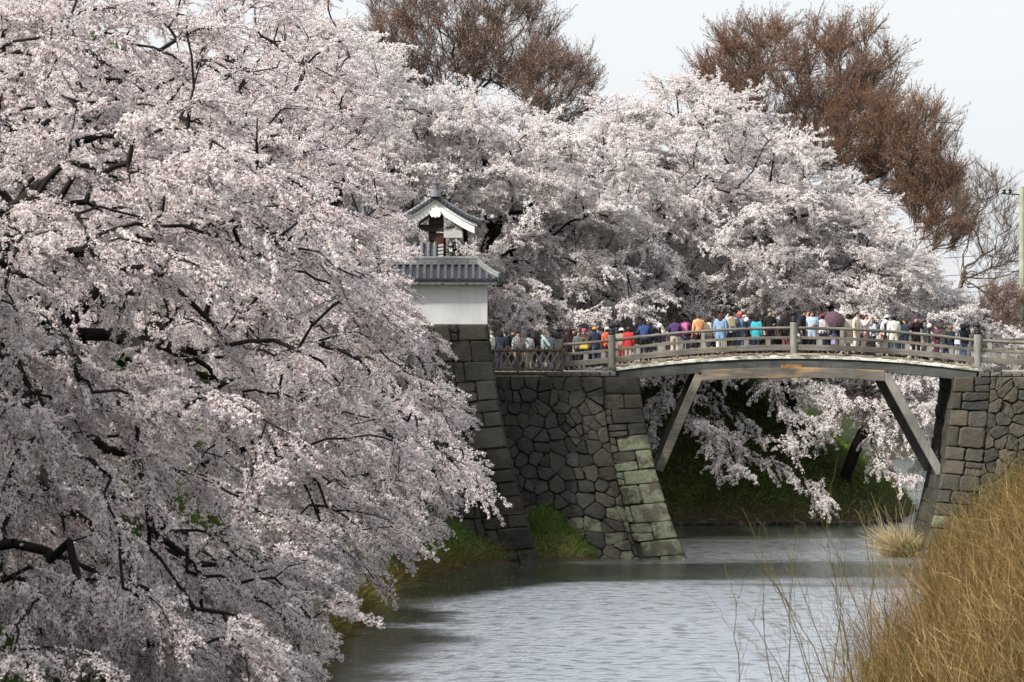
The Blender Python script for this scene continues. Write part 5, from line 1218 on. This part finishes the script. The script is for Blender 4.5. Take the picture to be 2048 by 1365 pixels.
def person(px, Y, top, label, pose='stand', face=180, jacket=BLK, legs=NAVY, hair=DK, style='short', coat=False, skirt=None, hat=None, hatcol=None, pack=None, shoe=BLK, pattern=None, h=None):
    """px, Y: where they stand; top: height in m; face: 0 looks at the camera, 180 away, 90 to the right of the photo"""
    X = (px-1024)*Y/FPX; d = BODY[pose]; z = ground_z(X); s = top/1.72
    root = bpy.data.objects.new('person', d['body']); COL.objects.link(root); root.location = (X, Y, z+0.008)
    root.material_slots[0].link = 'OBJECT'; root.material_slots[0].material = SKIN
    root.rotation_euler.z = rad(face); root.scale = (s*1.04, s*1.04, s); tag(root, label, 'person', 'visitors on the bridge and approach')
    put(d['coat' if coat else 'jacket'], 'coat' if coat else 'jacket', root, cloth(jacket, pattern=pattern)); put(d['trousers'], 'trousers', root, cloth(legs)); put(d['shoes'], 'shoes', root, cloth(shoe))
    put(d[style], 'hair', root, cloth(hair, 0.5)); put(d['eyes'], 'eyes', root, EYE); put(d['mouth'], 'mouth', root, LIP)
    if skirt: put(d['skirt'], 'skirt', root, cloth(skirt))
    if hat: put(d[hat], {'beanie': 'knitted_hat'}.get(hat, hat), root, cloth(hatcol))
    if pack:
        k = bpy.data.objects.new('backpack', d['pack']); COL.objects.link(k); k.matrix_world = Matrix.Translation(root.location) @ Matrix.Rotation(rad(face), 4, 'Z') @ Matrix.Diagonal((s, s, s, 1))
        k.location = root.location; k.rotation_euler = root.rotation_euler; k.scale = (s, s, s)
        k.material_slots[0].link = 'OBJECT'; k.material_slots[0].material = cloth(pack[0]); tag(k, pack[1], 'backpack', 'backpacks worn by visitors')
    return root
PPL = [
 # at the lattice fence
 (983, 153.6, 1.70, 'grey haired person in cream jacket beside the stone rampart corner', 'stand', 250, dict(jacket=CRM, legs=DK, hair=GY)),
 (1001, 154.6, 1.66, 'person seen from behind in navy coat with black hair, second from the rampart corner', 'stand', 180, dict(jacket=NAVY, style='bob', coat=True)),
 (1025, 155.6, 1.72, 'person with black hair in dark jacket behind the checked shirt', 'stand', 40, dict(jacket=BLK)),
 (1036, 154.0, 1.66, 'person in black and white checked shirt and dark cap by the lattice fence', 'bent', 20, dict(jacket=(0.50, 0.50, 0.50), pattern=(0.05, 0.05, 0.06), hat='cap', hatcol=BLK)),
 (1040, 152.6, 1.42, 'child in grey brown jacket right behind the lattice fence', 'stand', 0, dict(jacket=(0.14, 0.13, 0.14), hair=BR_)),
 (1057, 154.2, 1.58, 'person in navy cap and pale grey shirt seen from behind', 'stand', 200, dict(jacket=(0.42, 0.43, 0.41), hat='cap', hatcol=NAVY, legs=GY)),
 (1073, 154.5, 1.66, 'woman with long black hair in black coat seen from behind', 'stand', 190, dict(jacket=BLK, style='long', coat=True)),
 (1089, 153.4, 1.62, 'brown haired woman in pale blue grey jacket with mint green strap', 'walk', 60, dict(jacket=(0.32, 0.38, 0.42), hair=BR_, style='bob')),
 (1103, 154.8, 1.60, 'person in slate blue jacket just left of the approach railing post', 'stand', 180, dict(jacket=(0.07, 0.08, 0.12))),
 (1127, 155.2, 1.70, 'person in dark coat half hidden by the approach railing finial', 'camera', 150, dict(jacket=BLK)),
 (1139, 153.3, 1.72, 'tall person with dark maroon hair and black coat right of the approach post', 'stand', 185, dict(jacket=(0.03, 0.015, 0.02), hair=(0.03, 0.012, 0.012), style='long', coat=True)),
 (1157, 153.0, 1.56, 'woman with black bob facing the camera in grey green jacket', 'bent', 10, dict(jacket=(0.13, 0.15, 0.14), style='bob', legs=BLK)),
 (1168, 155.0, 1.60, 'person in small pink cap among the crowd at the approach railing', 'stand', 0, dict(jacket=(0.09, 0.04, 0.045), hat='cap', hatcol=(0.55, 0.05, 0.12))),
 (1178, 153.6, 1.52, 'person in brown jacket bending to look, left of the orange hat', 'lean', 120, dict(jacket=(0.13, 0.06, 0.045), hair=BR_)),
 (1192, 153.0, 1.66, 'person in ochre knitted hat and navy jacket at the approach railing', 'lean', 200, dict(jacket=NAVY, hat='beanie', hatcol=(0.62, 0.28, 0.03), legs=(0.05, 0.07, 0.11))),
 (1205, 154.6, 1.62, 'person with dark hair and blue jacket between ochre hat and orange jacket', 'camera', 150, dict(jacket=(0.04, 0.07, 0.15))),
 (1214, 153.2, 1.60, 'person in bright orange jacket and cream hat left of the first bridge post', 'stand', 200, dict(jacket=(0.80, 0.13, 0.02), hat='beanie', hatcol=CRM, legs=(0.10, 0.02, 0.02))),
 # on the bridge
 (1243, 153.0, 1.46, 'person in white sun hat and beige vest right of the first bridge post', 'stand', 150, dict(jacket=(0.36, 0.30, 0.20), hat='hat', hatcol=WHT, legs=(0.35, 0.03, 0.03))),
 (1257, 152.6, 1.48, 'person in red jacket and grey brown cap', 'stand', 170, dict(jacket=(0.62, 0.012, 0.02), hat='beanie', hatcol=(0.07, 0.06, 0.055), legs=BGE, coat=True)),
 (1288, 152.7, 1.74, 'person in royal blue jacket with black hair and black trousers leaning at the railing', 'lean', 175, dict(jacket=(0.02, 0.06, 0.19), legs=BLK)),
 (1297, 153.9, 1.62, 'person in dark navy jacket hidden behind the royal blue jacket', 'stand', 200, dict(jacket=NAVY, hair=BR_)),
 (1350, 152.7, 1.70, 'person in purple jacket and beige trousers leaning on the railing', 'lean', 180, dict(jacket=(0.07, 0.035, 0.13), legs=BGE)),
 (1371, 153.4, 1.68, 'person in magenta maroon jacket and jeans with a pink backpack', 'stand', 170, dict(jacket=(0.14, 0.012, 0.08), legs=JEAN, pack=((0.70, 0.15, 0.45), 'small pink backpack on the magenta jacket visitor'))),
 (1397, 152.8, 1.78, 'grey haired person in peach orange shirt and black trousers', 'stand', 200, dict(jacket=(0.85, 0.36, 0.14), hair=(0.07, 0.06, 0.055), legs=BLK)),
 (1412, 153.2, 1.62, 'brown haired woman in cream top beside the peach orange shirt', 'bent', 160, dict(jacket=CRM, hair=BR_, style='bob', legs=(0.3, 0.24, 0.2))),
 (1441, 152.8, 1.74, 'woman with long brown hair in light denim shirt and white trousers', 'stand', 170, dict(jacket=(0.20, 0.38, 0.62), hair=(0.09, 0.03, 0.02), style='long', legs=WHT, coat=True)),
 (1462, 152.9, 1.80, 'black haired person in white shirt and grey sleeves with khaki backpack', 'camera', 190, dict(jacket=(0.45, 0.45, 0.45), legs=BLK, shoe=(0.70, 0.40, 0.10), pack=((0.40, 0.36, 0.22), 'khaki backpack on the black haired visitor near the middle of the bridge'))),
 (1480, 153.2, 1.74, 'person in coral red scarf and blue denim jacket', 'camera', 140, dict(jacket=(0.10, 0.17, 0.30), hair=(0.25, 0.05, 0.04), legs=(0.12, 0.17, 0.28), style='bob', hat='beanie', hatcol=(0.65, 0.14, 0.11))),
 (1500, 153.9, 1.62, 'person in dark violet blue jacket behind the bridge lamp', 'stand', 180, dict(jacket=(0.03, 0.025, 0.10))),
 (1513, 152.8, 1.54, 'person in turquoise jacket with dark hair', 'stand', 160, dict(jacket=(0.0, 0.42, 0.52), style='bob', coat=True)),
 (1526, 153.0, 1.18, 'child in red and white jacket beside the turquoise jacket', 'stand', 170, dict(jacket=(0.60, 0.05, 0.04), pattern=(0.65, 0.6, 0.5), legs=BR_)),
 (1540, 152.8, 1.78, 'person in black suit with open white shirt facing the camera', 'bent', 10, dict(jacket=BLK, legs=BLK)),
 (1558, 153.2, 1.72, 'person in light grey coat with dark knitted hat', 'stand', 60, dict(jacket=(0.40, 0.39, 0.36), hat='beanie', hatcol=(0.05, 0.05, 0.055), coat=True, legs=BLK)),
 (1573, 153.0, 1.76, 'person with long dark brown hair and black coat left of the middle bridge post', 'stand', 190, dict(jacket=BLK, hair=(0.04, 0.018, 0.015), style='long', coat=True, legs=(0.20, 0.07, 0.04))),
 (1606, 152.8, 1.78, 'person in black jacket right of the middle bridge post looking down', 'bent', 60, dict(jacket=BLK, legs=NAVY)),
 (1616, 153.8, 1.80, 'brown haired person in pinkish shirt behind the light blue coat', 'stand', 20, dict(jacket=(0.5, 0.25, 0.28), hair=BR_)),
 (1624, 152.8, 1.74, 'woman with dark hair in light blue and white coat facing the camera', 'bent', 0, dict(jacket=(0.42, 0.56, 0.72), hair=BR_, style='long', coat=True, legs=BLK)),
 (1645, 154.6, 1.62, 'person in red cap and pale top left of the plum parasol', 'stand', 180, dict(jacket=(0.55, 0.5, 0.52), hat='cap', hatcol=(0.30, 0.03, 0.05))),
 (1672, 152.9, 1.55, 'person in navy clothes under the plum parasol', 'stand', 180, dict(jacket=NAVY, legs=(0.05, 0.055, 0.08))),
 (1697, 152.9, 1.70, 'dark haired person in beige coat right of the plum parasol', 'walk', 200, dict(jacket=(0.58, 0.52, 0.42), legs=WHT, coat=True, style='bob')),
 (1713, 152.8, 1.78, 'smiling black haired person in cream shirt looking right', 'stand', 60, dict(jacket=(0.66, 0.58, 0.45), legs=CRM)),
 (1731, 153.0, 1.70, 'woman in pale pink sweater with brown hair and pink skirt', 'camera', 50, dict(jacket=(0.75, 0.60, 0.58), hair=BR_, style='bob', legs=(0.70, 0.25, 0.42), skirt=(0.16, 0.08, 0.07))),
 (1774, 154.0, 1.72, 'person in white knitted hat behind the third near railing lamp', 'stand', 180, dict(jacket=(0.6, 0.6, 0.62), hat='beanie', hatcol=WHT)),
 (1788, 152.8, 1.72, 'person in cream white jacket and purple cap seen from behind', 'stand', 195, dict(jacket=(0.74, 0.73, 0.64), hat='cap', hatcol=(0.10, 0.06, 0.16), legs=(0.05, 0.08, 0.11), coat=True)),
 (1803, 153.8, 1.66, 'person in dark green hood behind the cream white jacket', 'stand', 150, dict(jacket=(0.025, 0.04, 0.03), hat='hood', hatcol=(0.025, 0.04, 0.03))),
 (1811, 152.8, 1.62, 'brown haired person in navy jacket turned left', 'bent', 290, dict(jacket=NAVY, hair=BR_, style='bob')),
 (1832, 152.8, 1.76, 'person in dark maroon jacket and purple cap holding up a camera', 'camera', 5, dict(jacket=(0.035, 0.015, 0.02), hat='cap', hatcol=(0.08, 0.05, 0.12), legs=BLK)),
 (1848, 153.8, 1.66, 'person in grey denim jacket behind the fourth near railing lamp', 'stand', 60, dict(jacket=(0.15, 0.17, 0.21), legs=GY)),
 (1874, 152.8, 1.50, 'person in plum sweater with reddish brown hair looking left', 'bent', 290, dict(jacket=(0.13, 0.035, 0.07), hair=(0.09, 0.02, 0.02), legs=(0.08, 0.02, 0.03))),
 (1902, 152.8, 1.50, 'person in dark navy jacket and brown cap', 'bent', 330, dict(jacket=(0.015, 0.022, 0.04), hat='cap', hatcol=(0.25, 0.12, 0.06))),
 (1926, 152.8, 1.66, 'person in black hooded coat and jeans at the right end of the bridge', 'stand', 200, dict(jacket=(0.012, 0.014, 0.018), hat='hood', hatcol=(0.014, 0.016, 0.02), legs=JEAN)),
]
PPL += [
 (1012, 155.4, 1.66, 'person in dark grey jacket at the back between navy coat and checked shirt', 'walk', 250, dict(jacket=(0.06, 0.06, 0.065))),
 (1118, 153.9, 1.62, 'person in charcoal top squeezed behind the approach railing post', 'stand', 200, dict(jacket=(0.04, 0.04, 0.045), hair=BR_)),
 (1147, 155.3, 1.66, 'person in dark blue shirt behind the woman with the black bob', 'stand', 30, dict(jacket=(0.03, 0.05, 0.10))),
 (1185, 155.4, 1.68, 'person in olive jacket behind the ochre knitted hat', 'camera', 170, dict(jacket=(0.08, 0.08, 0.04))),
 (1422, 155.0, 1.60, 'person in grey brown dress behind the brown haired woman in cream', 'walk', 90, dict(jacket=(0.16, 0.12, 0.10), style='bob')),
 (1491, 155.2, 1.72, 'person in indigo shirt at the back between coral scarf and bridge lamp', 'camera', 200, dict(jacket=(0.05, 0.07, 0.16))),
 (1550, 155.3, 1.66, 'person in brown jacket behind the black suit', 'walk', 270, dict(jacket=(0.10, 0.06, 0.04), hair=BR_)),
 (1655, 154.9, 1.58, 'person in pale violet top at the back left of the plum parasol', 'stand', 10, dict(jacket=(0.35, 0.30, 0.42), style='bob')),
 (1722, 155.3, 1.72, 'person in light grey shirt behind the pale pink sweater', 'walk', 100, dict(jacket=(0.38, 0.38, 0.40))),
 (1745, 154.6, 1.56, 'person in powder blue top right of the pale pink sweater', 'bent', 300, dict(jacket=(0.42, 0.50, 0.62), hair=BR_, style='bob', legs=BLK)),
 (1890, 154.8, 1.50, 'person in dark green top between plum sweater and brown cap', 'walk', 80, dict(jacket=(0.03, 0.05, 0.035))),
]
for a in PPL: person(*a[:6], **a[6]) if False else person(a[0], a[1], a[2], a[3], a[4], a[5], **a[6])
# things they carry
def bag(px, pz, Y, w, h, col, label, strap=0.35):
    X = (px-1024)*Y/FPX; z = CAMZ-(pz-HZ)*Y/FPX; r = empty('bag', (X, Y, z-h/2), label, 'bag', 'bags carried by visitors')
    bm = bmesh.new(); bmesh.ops.create_cube(bm, size=1.0); bmesh.ops.scale(bm, vec=(w, 0.12, h), verts=bm.verts); bmesh.ops.bevel(bm, geom=bm.edges[:]+bm.verts[:], offset=0.04, segments=2, affect='EDGES')
    bmesh.ops.translate(bm, vec=(0, 0, h/2), verts=bm.verts)
    for v in bm.verts:
        if v.co.z > h*0.6: v.co.x *= 0.8; v.co.y *= 0.6
    me = bpy.data.meshes.new('pouch'); bm.to_mesh(me); bm.free(); link('pouch', me, r, cloth(col))
    m = MB(); m.tube([Vector((X+w*0.34*math.cos(a), Y, z+h*0.42+strap*math.sin(a))) for a in np.linspace(0, math.pi, 9)], 0.012, 5); m.build('strap', cloth(tuple(c*0.6 for c in col)), r)
bag(1168, 693, 152.35, 0.36, 0.24, (0.80, 0.60, 0.02), 'bright yellow shoulder bag hanging behind the approach railing', 0.25)
bag(1667, 684, 152.4, 0.22, 0.28, (0.40, 0.30, 0.62), 'lavender bag low behind the railing under the plum parasol', 0.2)
bag(1915, 682, 152.35, 0.26, 0.34, (0.66, 0.70, 0.78), 'pale plastic carrier bag held beside the black hooded coat', 0.22)
bag(1608, 675, 152.4, 0.28, 0.22, BLK, 'black shoulder bag on the visitor right of the middle post', 0.4)
bag(1765, 666, 154.0, 0.2, 0.22, (0.85, 0.28, 0.03), 'orange bag beside the third near railing lamp', 0.2)
X = (1668-1024)*152.9/FPX; pc = Vector((X, 152.5, CAMZ-(640-HZ)*152.5/FPX))
UM = empty('parasol', pc, 'open plum brown parasol tilted towards the camera above the railing', 'umbrella')
tilt = Matrix.Rotation(rad(58), 3, 'X') @ Matrix.Rotation(rad(8), 3, 'Y')
m = MB(); V = []; F = []; rr_ = [0.0, 0.12, 0.24, 0.35, 0.43]; zz_ = [0.20, 0.185, 0.14, 0.07, -0.01]; k = 16
for r_, z_ in zip(rr_, zz_):
    for j_ in range(k):
        sc = 1.0 if j_ % 2 == 0 else 0.955; V.append(pc+tilt @ Vector((r_*sc*math.cos(2*math.pi*j_/k), r_*sc*math.sin(2*math.pi*j_/k), z_-(0.012 if j_ % 2 else 0)*r_/0.43)))
for i_ in range(4):
    for j_ in range(k): F.append((i_*k+j_, i_*k+(j_+1) % k, (i_+1)*k+(j_+1) % k, (i_+1)*k+j_))
m.add(V, F); m.build('canopy', cloth((0.105, 0.055, 0.075)), UM)
m = MB(); m.tube([pc+tilt @ Vector((0, 0, 0.24)), pc+tilt @ Vector((0, 0, -0.55))], 0.010, 6); m.build('shaft', M['black'], UM)
m = MB(); m.sweep([Vector(((1083-1024)*153.2/FPX, 153.12, 8.93)), Vector(((1090-1024)*153.2/FPX, 153.08, 8.75)), Vector(((1099-1024)*153.2/FPX, 153.1, 8.5))], 0.02, 0.09); o = m.build('scarf', cloth((0.50, 0.75, 0.55))); tag(o, 'mint green scarf worn across the pale blue grey jacket', 'scarf')
